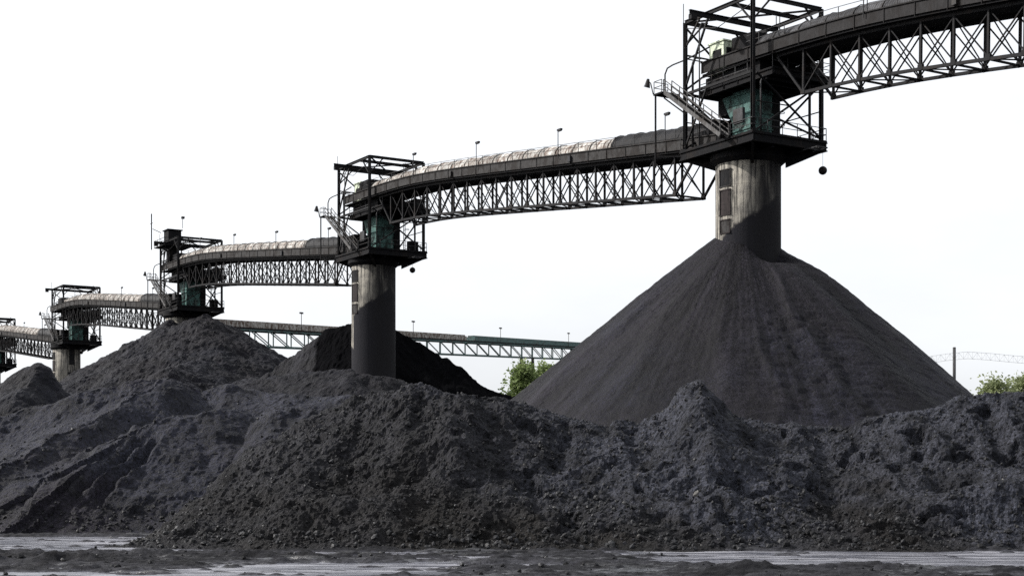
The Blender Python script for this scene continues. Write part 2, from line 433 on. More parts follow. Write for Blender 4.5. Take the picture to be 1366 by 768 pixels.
# ---- front pile
fr_px = [(150, 760), (200, 715), (240, 690), (290, 648), (330, 605), (380, 573), (430, 546), (470, 528), (510, 517), (560, 513), (600, 523), (640, 520),
         (700, 534), (760, 553), (800, 563), (850, 560), (885, 545), (915, 516), (932, 508), (955, 527), (1000, 557), (1050, 570), (1100, 566), (1150, 560), (1200, 552),
         (1250, 540), (1290, 524), (1330, 518), (1370, 521), (1450, 528), (1550, 545), (1700, 600), (1800, 690)]
YR = 49.0
frx, frz = line(fr_px, YR)
def front_h(X, Y):
    crest = np.interp(X, frx, frz) - 0.1
    w1 = fbm(X * 0.16, Y * 0.16, 3, 21)
    yr = YR + 0.9 * fbm(X * 0.25, X * 0 + 3.1, 3, 5)
    foot = 40.9 + 0.7 * fbm(X * 0.2, X * 0 + 1.7, 3, 6) + 1.9 * sstep(-5, -12, X) - 0.1 * np.clip(X, 0, 12) * 0
    t = (Y - foot) / (yr - foot)
    # scooped faces: steeper above, run-out below
    prof = np.where(t < 0, t * 0.5, np.where(t < 1, 0.62 * t + 0.38 * np.maximum(t, 0) ** 2.2 + 0.06 * np.sin(t * 9 + 3 * w1) * t * (1 - t) * 3, 1.0))
    back = crest - 0.62 * np.maximum(Y - yr - 0.5, 0)
    h = np.minimum(crest * prof, back)
    body = sstep(0.05, 0.5, t) * sstep(0, 1.2, crest)
    # buttresses and gullies running down the face
    gul = ridged(X * 0.33 + 0.25 * fbm(X * 0.3, Y * 0.3, 3, 9), Y * 0.10, 3, 31)
    h = h + body * (1 - 0.75 * sstep(0.82, 1.0, t)) * 0.26 * gul
    # bench and scoop on the right, lump on the lower middle
    h = h + 0.55 * np.exp(-((X - 8.0) / 1.3) ** 2 - ((Y - 45.2) / 1.0) ** 2) - 0.45 * np.exp(-((X - 9.4) / 1.0) ** 2 - ((Y - 44.3) / 1.6) ** 2)
    h = h + 0.7 * np.exp(-((X - 14.5) / 3.2) ** 2 - ((Y - 43.2) / 0.9) ** 2)
    h = h + 0.35 * np.exp(-((X + 6) / 3.0) ** 2 - ((Y - 43.0) / 1.2) ** 2)
    return h
def front_d(X, Y, H):
    S = Y * 1.25
    right = sstep(-2.5, 4.0, X)
    zn = H + 2.2 * fbm(X * 0.3, S * 0.3, 3, 61)
    rub = right * (1 - sstep(0.9, 2.4, zn))                       # rubble low on the right
    crest = sstep(0.75, 0.95, H / np.maximum(np.interp(X, frx, frz), 0.5)) * sstep(-0.1, 0.3, fbm(X * 0.6, S * 0.5, 3, 64))
    patch = sstep(0.1, 0.5, fbm(X * 0.45, S * 0.45, 3, 63))
    smooth_ = right * sstep(0.0, 0.35, fbm(X * 0.22 + 9, S * 0.3, 2, 66)) * (1 - rub)
    big = (0.25 + 0.65 * patch + 0.8 * crest) * (1 - 0.85 * smooth_) + 0.85 * rub
    d = 0.20 * fbm(X * 0.6, S * 0.6, 4, 50) + 0.045 * fbm(X * 3.0, S * 3.0, 4, 55, 0.6) + (0.042 - 0.02 * right) * fbm(X * 8, S * 8, 2, 57, 0.6)
    cl = 0.26 * clods(X * 0.8, S * 0.8, 100, 0.22) + 0.13 * clods(X * 1.8, S * 1.8, 110, 0.35) + 0.085 * clods(X * 3.6, S * 3.6, 120, 0.5)
    fine = (0.050 - 0.018 * right) * clods(X * 7.2, S * 7.2, 130, 0.75)
    nip = (0.12 + 0.08 * right) * np.minimum(ridged(X * 0.8, S * 0.4, 2, 71), 0)
    pit = -(0.16 + 0.16 * right) * (1 - 0.8 * smooth_) * sstep(0.30, 0.75, fbm(X * 0.9, S * 1.1, 3, 81))
    return (d + big * cl + fine + nip + pit) * sstep(-0.3, 0.5, H) - 0.05
front, FP = height_sheet('coal_pile', np.arange(-13.4, 26.5, 0.055), np.concatenate([np.arange(39.2, 51.5, 0.055), np.arange(51.6, 60, 0.2)]), front_h, front_d, M['coal_front'], smooth=False)
tag(front, 'long low ridge of clumpy black coal across the front, above the puddles', 'coal pile')

# ---- left mound
c1x, c1z = line([(-350, 640), (-200, 610), (-60, 575), (0, 553), (60, 540), (100, 524), (160, 508), (215, 499), (245, 506), (265, 512), (300, 503), (350, 515), (400, 522), (470, 520), (540, 530), (600, 545), (680, 580), (760, 640)], 67)
c2x, c2z = line([(40, 705), (62, 690), (100, 650), (163, 584), (200, 560), (225, 548), (288, 541), (330, 543), (400, 548), (500, 556), (600, 575), (700, 640)], 59.5)
def lobe(X, Y, cx, cz, yc, foot, backs):
    crest = np.interp(X, cx, cz, left=cz[0], right=cz[-1])
    t = (Y - foot) / (yc - foot)
    prof = np.where(t < 0, t * 0.4, np.where(t < 1, 0.7 * t + 0.3 * t * t, 1.0))
    return np.minimum(crest * prof, crest - backs * np.maximum(Y - yc - 0.6, 0))
def spine(X, Y, pts, sl, sr):
    """a ridge along a polyline of (x, y, z): falls off at sl on its uphill side, sr on the other"""
    best = np.full_like(X, -50.0)
    for (x0, y0, z0), (x1, y1, z1) in zip(pts[:-1], pts[1:]):
        dx, dy = x1 - x0, y1 - y0; L2 = dx * dx + dy * dy
        t = np.clip(((X - x0) * dx + (Y - y0) * dy) / L2, 0, 1)
        ex, ey = X - x0 - t * dx, Y - y0 - t * dy
        side = ex * dy - ey * dx
        dist = np.sqrt(ex * ex + ey * ey + 0.03)
        best = np.maximum(best, z0 + t * (z1 - z0) - np.where(side > 0, sl, sr) * dist)
    return best
def gully(X, Y, pts, wdt):
    best = np.full_like(X, 9.0)
    for (x0, y0), (x1, y1) in zip(pts[:-1], pts[1:]):
        dx, dy = x1 - x0, y1 - y0
        t = np.clip(((X - x0) * dx + (Y - y0) * dy) / (dx * dx + dy * dy), 0, 1)
        best = np.minimum(best, np.hypot(X - x0 - t * dx, Y - y0 - t * dy))
    return np.exp(-(best / wdt) ** 2)
def P3(px, py, Y): return (wx(px, Y), Y, wz(py, Y))
SP_A = [P3(262, 512, 68.5), P3(235, 503, 67.0), P3(195, 516, 65.0), P3(90, 569, 60.5), P3(30, 599, 58.0), P3(-60, 640, 55.5)]
SP_B = [P3(330, 543, 62.0), P3(288, 541, 61.0), P3(215, 553, 59.8), P3(175, 576, 58.6), P3(140, 606, 57.2), P3(90, 654, 55.0), P3(40, 694, 53.2)]
SP_C = [P3(60, 540, 66.5), P3(0, 556, 65.0), P3(-90, 600, 62.0)]
GUL = [[P3(185, 585, 58.5)[:2], P3(140, 625, 56.6)[:2], P3(95, 665, 54.8)[:2], P3(62, 697, 53.4)[:2]],
       [P3(205, 580, 58.5)[:2], P3(165, 622, 56.6)[:2], P3(120, 668, 54.6)[:2], P3(95, 700, 53.2)[:2]],
       [P3(110, 595, 59.0)[:2], P3(70, 640, 56.8)[:2], P3(30, 690, 54.0)[:2]],
       [P3(232, 530, 64.0)[:2], P3(190, 555, 61.6)[:2], P3(165, 575, 60.0)[:2]],
       [P3(20, 590, 60.0)[:2], P3(-20, 640, 57.0)[:2]]]
def left_h(X, Y):
    w = fbm(X * 0.12, Y * 0.12, 3, 200)
    w2 = 0.35 * fbm(X * 0.35, Y * 0.35, 4, 213)
    foot = 52.8 + 0.8 * fbm(X * 0.2, X * 0 + 9.7, 3, 206)
    crest = np.interp(X, c1x, c1z, left=c1z[0], right=c1z[-1])
    t = (Y - foot) / (67 + 1.5 * w - foot)
    prof = np.where(t < 0, t * 0.4, np.where(t < 1, 0.46 * t + 0.54 * np.maximum(t, 0) ** 2, 1.0))
    a = np.minimum(crest * prof, crest - 0.30 * np.maximum(Y - 67.6 - 1.5 * w, 0))
    Xw = X + w2; Yw = Y + 0.6 * w2
    h = a
    for sp, sl, sr in ((SP_A, 0.46, 1.0), (SP_B, 0.46, 0.72), (SP_C, 0.35, 0.9)):
        b = spine(Xw, Yw, sp, sl, sr)
        k = 0.25; h = 0.5 * (h + b + np.sqrt((h - b) ** 2 + k * k)) - 0.1   # soft union
    # the mound goes on behind the front ridge
    b2 = lobe(X, Y, c2x, c2z, 60.5 + 0.9 * w, foot - 1.2, 0.5) - 3.5 * (1 - sstep(-13.5, -9.5, X))
    h = np.maximum(h, b2)
    ca, sa = math.cos(R(38)), math.sin(R(38))
    U = X * ca - Y * sa; Vv = X * sa + Y * ca
    body = sstep(0.3, 2.0, h)
    h = h + body * 0.11 * ridged(U * 0.5 + 1.2 * w2, Vv * 0.06, 3, 210)
    for g in GUL: h = h - body * 0.46 * gully(X + 0.5 * w2, Y + 0.2 * w2, g, 0.19) + body * 0.10 * gully(X + 0.5 * w2 - 0.35, Y + 0.2 * w2, g, 0.2)
    h = h + 0.45 * np.exp(-((X + 14.9) / 0.9) ** 2 - ((Y - 66.0) / 1.2) ** 2)
    return h
def left_d(X, Y, H):
    S = Y * 1.15
    rough = 0.12 + 0.95 * sstep(0.05, 0.6, fbm(X * 0.2, S * 0.2, 3, 261))
    d = 0.09 * fbm(X * 0.7, S * 0.7, 4, 250) + 0.045 * fbm(X * 2.6, S * 2.6, 3, 255)
    cl = 0.30 * clods(X * 0.7, S * 0.7, 300, 0.2) + 0.15 * clods(X * 1.6, S * 1.6, 310, 0.4) + 0.08 * clods(X * 3.3, S * 3.3, 320, 0.6) + 0.04 * clods(X * 6.5, S * 6.5, 330, 0.7)
    return (d + rough * cl) * sstep(-0.3, 0.5, H) - 0.05
left, LP = height_sheet('coal_pile', np.arange(-32, 3.5, 0.075), np.concatenate([np.arange(50.5, 71, 0.075), np.arange(71.2, 92, 0.3)]), left_h, left_d, M['coal_left'], smooth=False)
tag(left, 'broad slumped mound of grey-black coal with rills, filling the lower left', 'coal pile')

# ---- towers' line
T0 = Vector((19.97, 126.8, 0)); STEP = Vector((-37.3, 60.9, 0)); SPAN = STEP.length
ROT = math.asin(37.3 / SPAN)
def tpos(n): return T0 + STEP * n

# ---- big cone under the nearest tower (polar sheet)
def cone_pile():
    nr, na = 330, 1100
    r = np.linspace(0.02, 1, nr) ** 0.9 * 34.0
    a = np.linspace(0, 2 * PI, na, endpoint=False)
    A, Rr = np.meshgrid(a, r)
    px = np.cos(A); py = np.sin(A)
    ax, ay = -0.45, 0.9                       # apex sits a little behind and left of the shaft
    slope = 0.808 + 0.014 * fbm(px * 1.5, py * 1.5, 3, 400)
    z = 24.3 - slope * Rr
    z = z - 0.5 * np.exp(-(Rr / 1.8) ** 2)
    # long shallow chutes and grain-flow tongues
    env = sstep(2, 9, Rr)
    per = A / (2 * PI) * 44
    def wrapn(k, seed, ry):                   # noise periodic round the cone
        return perlin(np.cos(A) * k + 50, np.sin(A) * k + Rr * ry + 50, seed)
    z = z + env * (0.34 * wrapn(4, 401, 0.02) + 0.06 * wrapn(11, 402, 0.06) + 0.03 * wrapn(33, 403, 0.12))
    XX = px * Rr; YY = py * Rr
    z = z + 0.035 * fbm(XX * 1.2, YY * 1.2, 4, 410, 0.65) + 0.03 * clods(XX * 2.4, YY * 2.4, 420, 0.3)
    # slab edges part way down the front
    slab = fbm(XX * 0.35, YY * 0.9, 4, 430)
    z = z - 0.05 * sstep(0.25, 0.32, slab) * env
    # gouge on the right of the shaft, with a ragged lip
    z = z - 1.9 * np.exp(-((XX - 1.9) / 1.3) ** 2 - ((YY + 3.4) / 1.5) ** 2)
    # a spur down the right of the face: its far side turns away from the sun
    A2 = np.angle(np.exp(1j * A))
    dA = np.angle(np.exp(1j * (A - R(-33 ) - 0.05 * np.sin(Rr * 0.5))))
    z = z - 0.052 * Rr * sstep(R(-38), R(-14), A2) * (1 - sstep(R(70), R(110), A2))
    z = z + 0.8 * sstep(3.0, 9, Rr) * (1 - 0.85 * sstep(10, 24, Rr)) * np.exp(-np.abs(dA) / np.where(dA > 0, R(7), R(22)))
    # tongues of fresh run-off on the face
    for a0, wd, r0, r1, am in ((-62, 3.2, 8, 30, .30), (-78, 2.2, 5, 22, .22), (-104, 3.0, 10, 30, .26), (-128, 4.0, 6, 26, .28), (-92, 1.6, 12, 31, .22), (-150, 3, 8, 28, .25)):
        dd = np.degrees(np.angle(np.exp(1j * (A - R(a0) - 0.03 * np.sin(Rr * 0.6 + a0)))))
        z = z + am * sstep(r0, r0 + 4, Rr) * (1 - sstep(r1 - 3, r1, Rr)) * np.exp(-(dd / wd) ** 2)
    # broken slabs in the middle of the face
    sl = fbm(XX * 0.5, YY * 1.4, 4, 433); msk = np.exp(-((np.degrees(np.angle(np.exp(1j * (A - R(-80))))) / 16) ** 2)) * sstep(9, 13, Rr) * (1 - sstep(24, 28, Rr))
    z = z - 0.17 * sstep(0.05, 0.16, sl) * msk
    V = np.stack([XX + ax, YY + ay, z], -1)
    V[..., 2] = np.maximum(V[..., 2], -0.6)
    return V.reshape(-1, 3), grid_faces(na, nr, True)
cv, cf = cone_pile()
top = len(cv); cv = np.vstack([cv, [[-0.45, 0.9, 23.0]]])
cone = link_mesh('coal_pile', cv, cf, M['coal_cone'], None, True)
cone.location = T0
tag(cone, 'tallest smooth cone of coal, heaped around the nearest tower shaft', 'coal pile')

# ---- pile round the second tower
def second_h(X, Y):
    rx = np.array([-60, -40, -29.5, -23.7, -21.9, -18.5, -15.2, -8.1, -2.7, 3, 9, 20]); rz = np.array([-8, 9.5, 17.4, 21.3, 22.0, 22.2, 21.4, 17.2, 13.6, 11.5, 6.5, -2])
    crest = np.interp(X, rx, rz) + 0.35 * fbm(X * 0.3, X * 0 + 2, 3, 501)
    yr = 195.5 + 1.2 * fbm(X * 0.12, X * 0 + 4, 2, 502)
    up = crest - 1.05 * np.maximum(yr - Y, 0); back = crest - 0.7 * np.maximum(Y - yr, 0)
    a = np.where(Y < yr, up, back)
    # left flank: ridge running towards the camera
    m = np.array([(-52, 2), (-40, 9.5), (-30, 13.0), (-24, 14.0), (-19, 14.0), (-15, 13.4), (-9.8, 11.6), (-4, 9.5), (3, 6), (12, 0)])
    mt = np.interp(X, m[:, 0], m[:, 1]) + 0.7 * fbm(X * 0.14, Y * 0.14, 3, 505)
    b = np.where(Y > 168, mt - 0.04 * (Y - 168), mt - 0.5 * (168 - Y)) + 0.9 * np.exp(-((X + 14.6) / 4) ** 2 - ((Y - 182) / 4) ** 2)
    return np.maximum(a, b)
def far_d(X, Y, H):
    crag = 0.5 * fbm(X * 0.2, Y * 0.28, 3, 510) + 0.28 * np.minimum(ridged(X * 0.22 + 0.3 * fbm(X * .2, Y * .2, 2, 540), Y * 0.12, 3, 541), 0.6)
    return (crag + 0.16 * fbm(X * 0.9, Y * 0.9, 4, 515, 0.65) + 0.09 * fbm(X * 2.1, Y * 1.8, 2, 517) + 0.16 * clods(X * 0.8, Y * 0.8, 520, 0.3) + 0.12 * clods(X * 1.6, Y * 1.5, 530, 0.5)) * sstep(-0.5, 1.5, H)
second, _ = height_sheet('coal_pile', np.arange(-55, 14, 0.22), np.arange(140, 228, 0.25), second_h, lambda X, Y, H: 0.7 * far_d(X, Y, H), M['coal_shaded'], smooth=False)
tag(second, 'very dark pile of coal around the second nearest tower shaft, its face unlit', 'coal pile')

# ---- rounded pile under the third tower
def third_h(X, Y):
    cx, cy = -49.6, 243.0
    dx = X - cx; dy = Y - cy
    sx_ = np.where(dx < 0, 0.545, 0.60)
    rr = np.sqrt((dx * sx_) ** 2 + (dy * 0.50) ** 2)
    h = 28.9 - rr - 0.6 * np.exp(-(rr / 1.6) ** 2)
    sh = 27.0 - np.sqrt(((X + 55.6) * 0.62) ** 2 + (dy * 0.5) ** 2)     # shoulder round the shaft
    # spur towards the camera, stepped by digging
    sp = 19.5 - 0.45 * np.abs(X + 46 - 0.1 * (Y - 225)) - 0.20 * np.maximum(222 - Y, 0) - 0.45 * np.maximum(205 - Y, 0); sp = np.where(Y < 234, sp, -5)
    st = np.maximum(np.maximum(h, sh), sp)
    return st + 0.5 * fbm(X * 0.1, Y * 0.1, 3, 600)
third, _ = height_sheet('coal_pile', np.arange(-112, 8, 0.26), np.arange(178, 290, 0.3), third_h, far_d, M['coal_mid'], smooth=False)
tag(third, 'rounded high pile of dusty coal reaching the deck of the tower left of centre', 'coal pile')

# ---- hump at the far left
def hump_h(X, Y):
    pts = np.array([(-90, -5), (-66, 6.5), (-51.3, 11.5), (-49.0, 12.6), (-47.3, 13.2), (-46.4, 12.7), (-45.4, 11.5), (-44.5, 10.6), (-36, 3), (-28, -3)])
    c = np.interp(X, pts[:, 0], pts[:, 1])
    return c - 0.55 * np.abs(Y - 150) + 0.25 * fbm(X * 0.3, Y * 0.3, 3, 640)
hump, _ = height_sheet('coal_pile', np.arange(-92, -26, 0.2), np.arange(122, 178, 0.25), hump_h, lambda X, Y, H: 0.7 * far_d(X, Y, H), M['coal_mid'], smooth=False)
tag(hump, 'small smooth hump of coal on the skyline at the far left, below the smallest towers', 'coal pile')
# ---- low pile between the dark pile and the cone
def low_h(X, Y):
    return 12.6 - 0.6 * np.sqrt((X + 3.4) ** 2 + ((Y - 168) * 0.9) ** 2 + 4) + 0.3 * fbm(X * 0.3, Y * 0.3, 3, 650)

# ---- loose lumps
def ico():
    t = (1 + 5 ** 0.5) / 2
    v = np.array([(-1, t, 0), (1, t, 0), (-1, -t, 0), (1, -t, 0), (0, -1, t), (0, 1, t), (0, -1, -t), (0, 1, -t), (t, 0, -1), (t, 0, 1), (-t, 0, -1), (-t, 0, 1)], float)
    v /= np.linalg.norm(v[0])
    f = np.array([(0, 11, 5), (0, 5, 1), (0, 1, 7), (0, 7, 10), (0, 10, 11), (1, 5, 9), (5, 11, 4), (11, 10, 2), (10, 7, 6), (7, 1, 8), (3, 9, 4), (3, 4, 2), (3, 2, 6), (3, 6, 8), (3, 8, 9), (4, 9, 5), (2, 4, 11), (6, 2, 10), (8, 6, 7), (9, 8, 1)])
    return v, f
IV, IF = ico()
def lumps(name, centres, radii, label):
    n = len(centres)
    jit = 1 + 0.5 * (rng.random((n, 12, 1)) - 0.5)
    sc = 0.65 + 0.7 * rng.random((n, 1, 3))
    ang = rng.random(n) * 2 * PI; tl = rng.random(n) * PI
    c, s_ = np.cos(ang), np.sin(ang); c2, s2 = np.cos(tl), np.sin(tl)
    P = IV[None] * jit * sc
    x, y, z = P[..., 0], P[..., 1], P[..., 2]
    x, y = x * c[:, None] - y * s_[:, None], x * s_[:, None] + y * c[:, None]
    y, z = y * c2[:, None] - z * s2[:, None], y * s2[:, None] + z * c2[:, None]
    P = np.stack([x, y, z], -1) * radii[:, None, None] + centres[:, None]
    Fx = (IF[None] + 12 * np.arange(n)[:, None, None]).reshape(-1, 3)
    o = link_mesh(name, P.reshape(-1, 3), Fx, M['lump'])
    return tag(o, label, 'coal lumps', kind='stuff')
def pick(P, n, cond, power=3.0, lo=0.025, hi=0.20):
    Q = P.reshape(-1, 3); Q = Q[cond(Q)]
    k = rng.integers(0, len(Q), n)
    r = lo + (hi - lo) * rng.random(n) ** power
    return Q[k] + np.stack([rng.normal(0, .02, n), rng.normal(0, .02, n), r * 0.25], -1), r
def rubble(q): return (q[:, 2] > 0.03) & (q[:, 1] < 50.5) & (q[:, 2] < 0.5 + 1.3 * (q[:, 0] > 1) * (0.5 + 0.5 * np.sin(q[:, 0] * 0.9)))
parts = [pick(FP, 17000, lambda q: (q[:, 2] > 0.1) & (q[:, 1] < 50.5), 3.5, 0.010, 0.052),
         pick(FP, 260, lambda q: (q[:, 2] > 0.1) & (q[:, 1] < 50.5), 3, 0.05, 0.10),
         pick(FP, 5000, rubble, 4, 0.012, 0.10),
         pick(LP, 3500, lambda q: (q[:, 2] > 0.05) & (q[:, 1] < 68), 6, 0.012, 0.08),
         pick(LP, 3000, lambda q: (q[:, 2] > 0.05) & (q[:, 2] < 0.8) & (q[:, 1] < 56), 5, 0.012, 0.09),
         pick(G_P, 1500, lambda q: (q[:, 2] > 0.03) & (q[:, 1] > 29) & (q[:, 1] < 44) & (np.abs(q[:, 0]) < 16), 7, 0.01, 0.07)]
lumps('coal_lumps', np.vstack([p[0] for p in parts]), np.concatenate([p[1] for p in parts]), 'loose broken lumps of coal scattered over the near piles and mud')

# ================================================================== CONVEYOR GALLERY
def zc(s):
    """height of the belt deck above ground, s metres from the tower it starts at"""
    z = 30.85 + 0.113 * s
    lim = 37.45
    k = 0.45
    return -k * math.log(math.exp(-(z - 0) / k + 30 / k) + math.exp(-lim / k + 30 / k)) + 30
SEND = SPAN + 4.0
def gallery(label):
    root = empty('conveyor_gallery', tpos(0), ROT)
    HW = 2.25; TW = 1.6          # deck overhangs the trusses
    P = 3.05
    n = int(round((66.5 - 4.9) / P)); st = [4.9 + (66.5 - 4.9) * i / n for i in range(n + 1)]
    # truss sides
    for sgn in (-1, 1):
        m = MB(); q = sgn * TW
        for i in range(n):
            a, b = st[i], st[i + 1]; za, zb = zc(a), zc(b)
            m.bar((q, a, za - 1.26), (q, b, zb - 1.26), 0.2, 0.24)
            if 0 < i < n - 1: m.bar((q, a, za - 4.75), (q, b, zb - 4.75), 0.18, 0.24)
            w = 0.09
            if i == 0: m.bar((q, a, za - 1.3), (q, b, zb - 4.75), 0.18)
            elif i == n - 1: m.bar((q, a, za - 4.75), (q, b, zb - 1.3), 0.18)
            elif i % 2: m.bar((q, a, za - 4.6), (q, b, zb - 1.4), w)
            else: m.bar((q, a, za - 1.4), (q, b, zb - 4.6), w)
            if i > 0:
                if i == n - 1: pass
                elif i % 2: m.bar((q - 0.1 * sgn, a, za - 1.4), (q - 0.1 * sgn, b, zb - 4.6), 0.085)
                else: m.bar((q - 0.1 * sgn, a, za - 4.6), (q - 0.1 * sgn, b, zb - 1.4), 0.085)
                m.bar((q, a, za - 1.3), (q, a, za - 4.75), 0.17)
                m.box(q - 0.115, q + 0.115, a - 0.22, a + 0.22, za - 4.86, za - 4.45)       # gussets
        m.build('side_truss', M['steel'], root)
    m = MB()
    for i in range(1, n - 1):
        a, b = st[i], st[i + 1]; za, zb = zc(a) - 4.75, zc(b) - 4.75
        m.bar((-TW, a, za), (TW, a, za), 0.14)
        m.bar((-TW, a, za), (TW, b, zb), 0.09) if i % 2 else m.bar((TW, a, za), (-TW, b, zb), 0.09)
        m.bar((-TW, a, za + 3.2), (TW, a, za + 0.2), 0.07)
    m.build('bottom_bracing', M['steel'], root)
    # deck with side sheets
    m = MB(); s0 = 1.4
    ss = list(np.linspace(s0, SEND, 52))
    for a, b in zip(ss[:-1], ss[1:]):
        za, zb = zc(a), zc(b)
        m.bar((0, a, za - 1.06), (0, b, zb - 1.06), 2 * HW - 0.1, 0.14)
    m.build('deck', M['steel_deck'], root)
    for sgn in (-1, 1):
        m = MB(); q = sgn * (HW + 0.06)
        for a, b in zip(ss[:-1], ss[1:]):
            za, zb = zc(a), zc(b)
            m.bar((q, a, za - 0.50), (q, b, zb - 0.50), 0.07, 0.90)
        k = s0 + 0.8
        while k < SEND - 0.3:
            m.bar((q + sgn * 0.07, k, zc(k) - 1.14), (q + sgn * 0.07, k, zc(k) - 0.02), 0.05, 0.04); k += 3.05
        for a, b in zip(ss[:-1], ss[1:]):
            m.bar((q + sgn * 0.06, a, zc(a) - 0.02), (q + sgn * 0.06, b, zc(b) - 0.02), 0.16, 0.09)
        m.build('side_sheet', M['skirt'], root)
    # walkway railing
    for sgn in (-1, 1):
        m = MB(); q = sgn * (HW + 0.02); k = 4.0
        while k < SEND - 6:
            m.bar((q, k, zc(k)), (q, k, zc(k) + 0.95), 0.05); k += 3.05
        for a, b in zip(ss[2:-5], ss[3:-4]):
            for h in (0.5, 0.95): m.bar((q, a, zc(a) + h), (q, b, zc(b) + h), 0.04)
        m.build('handrail', M['rail'], root)
    # hood: arched cover sheets over the belt
    def hood(a0, a1, hw, hh, name, mat, lumpy=0.0, ribs=True):
        na = 14; sl = np.linspace(a0, a1, max(3, int((a1 - a0) / 0.75)))
        vs = []
        for a in sl:
            k = 1 + 0.05 * math.sin(a * 12.9898 * 7.1) * math.sin(a * 0.8) + (0.16 * math.sin(a * 1.7) + 0.12 * math.sin(a * 3.9 + 1)) * lumpy
            for j in range(na + 1):
                t = PI * j / na
                vs.append((-hw * math.cos(t), a, zc(a) - 0.25 + (hh * k) * math.sin(t) ** 0.8))
        w = na + 1; fs = []
        for i in range(len(sl) - 1):
            for j in range(na): fs.append((i * w + j, i * w + j + 1, (i + 1) * w + j + 1, (i + 1) * w + j))
            fs.append((i * w, (i + 1) * w, (i + 1) * w + na, i * w + na))
        fs.append(tuple(range(na + 1))); fs.append(tuple((len(sl) - 1) * w + j for j in range(na, -1, -1)))
        o = link_mesh(name, vs, fs, mat, root, True)
        if ribs:
            m = MB(); a = a0 + 0.4
            while a < a1:
                pts = [(-(hw + .04) * math.cos(PI * j / 8), a, zc(a) - 0.25 + (hh + .05) * math.sin(PI * j / 8) ** 0.8) for j in range(9)]
                m.tube(pts, 0.04, 5); a += 3.05
            m.build('hood_rib', M['skirt'], o)
        return o
    hood(18.2, 69.5, 1.45, 1.55, 'hood', M['hood'])
    hood(2.2, 18.0, 1.5, 1.72, 'hood', M['hood_black'], 0.35, False)
    # belt drive at the head end, pulley
    m = MB(); m.tube([(-1.3, SEND - 0.9, zc(SEND) - 0.1), (1.3, SEND - 0.9, zc(SEND) - 0.1)], 0.55, 16); m.build('head_pulley', M['steel'], root, True)
    m = MB()
    m.box(-1.5, 1.5, 69.6, 72.4, zc(71) - 0.2, zc(71) + 1.5); m.box(-1.2, 1.2, 72.4, 73.6, zc(71) - 0.2, zc(71) + 0.9)
    m.build('head_cover', M['steel_deck'], root)
    m = MB(); m.box(-1.75, 1.75, 1.5, 6.0, zc(3.5) - 0.9, zc(3.5) + 0.6); m.box(-1.2, 1.2, 3.0, 7.0, zc(4) + 0.6, zc(4) + 1.5); m.build('tail_box', M['steel_deck'], root)
    # lamps
    for k in (8.5, 25.5, 41.5, 56.0):
        m = MB(); q = -2.5 + (0.2 if k < 20 else 0)
        zz = zc(k)
        m.tube([(q, k, zz - 0.4), (q, k, zz + 2.3)], 0.045, 6)
        lp = m.build('lamp_post', M['rail'], root)
        h = MB(); h.box(q - 0.12, q + 0.12, k - 0.62, k + 0.05, zz + 2.27, zz + 2.45); h.box(q - 0.09, q + 0.09, k - 0.55, k - 0.05, zz + 2.2, zz + 2.27)
        h.build('lamp_head', M['lamp'], lp)
    # cable tray hanging on the near side, a few junction boxes
    for k in (23.3, 47):
        m = MB(); m.box(-2.58, -2.36, k, k + 0.4, zc(k) - 0.85, zc(k) - 0.3); m.build('junction_box', M['lamp'], root)
    tag(root, label, 'conveyor', 'conveyor galleries between the towers')
    return root

gal_labels = [  # n = start tower
    ('covered conveyor bridge with pale rusty hood between the two nearest towers', 0),
    ('dark grey conveyor bridge climbing out of the top right corner', -1),
    ('conveyor bridge on the left of the dark-stained second tower, reaching the rounded pile', 1),
    ('small conveyor bridge between the rounded coal pile and the pale shaft at left', 2),
    ('farthest conveyor bridge running out at the left edge', 3)]
g0 = gallery(gal_labels[0][0])
for lab, n in gal_labels[1:]:
    g = copy_tree(g0); g.location = tpos(n); g['label'] = lab
    if n == -1:
        tilt = 0.0165; g.rotation_euler = (tilt, 0, ROT); g.location.z = -SPAN * math.sin(tilt)   # this span climbs a little more steeply
        for c in kids(g):
            if c.name.startswith('hood'):
                c.data = c.data.copy(); c.data.materials[0] = M['hood_grey']
            if c.name.startswith('side_sheet'):
                c.data = c.data.copy(); c.data.materials[0] = M['skirt_dark']
g0.location = tpos(0)

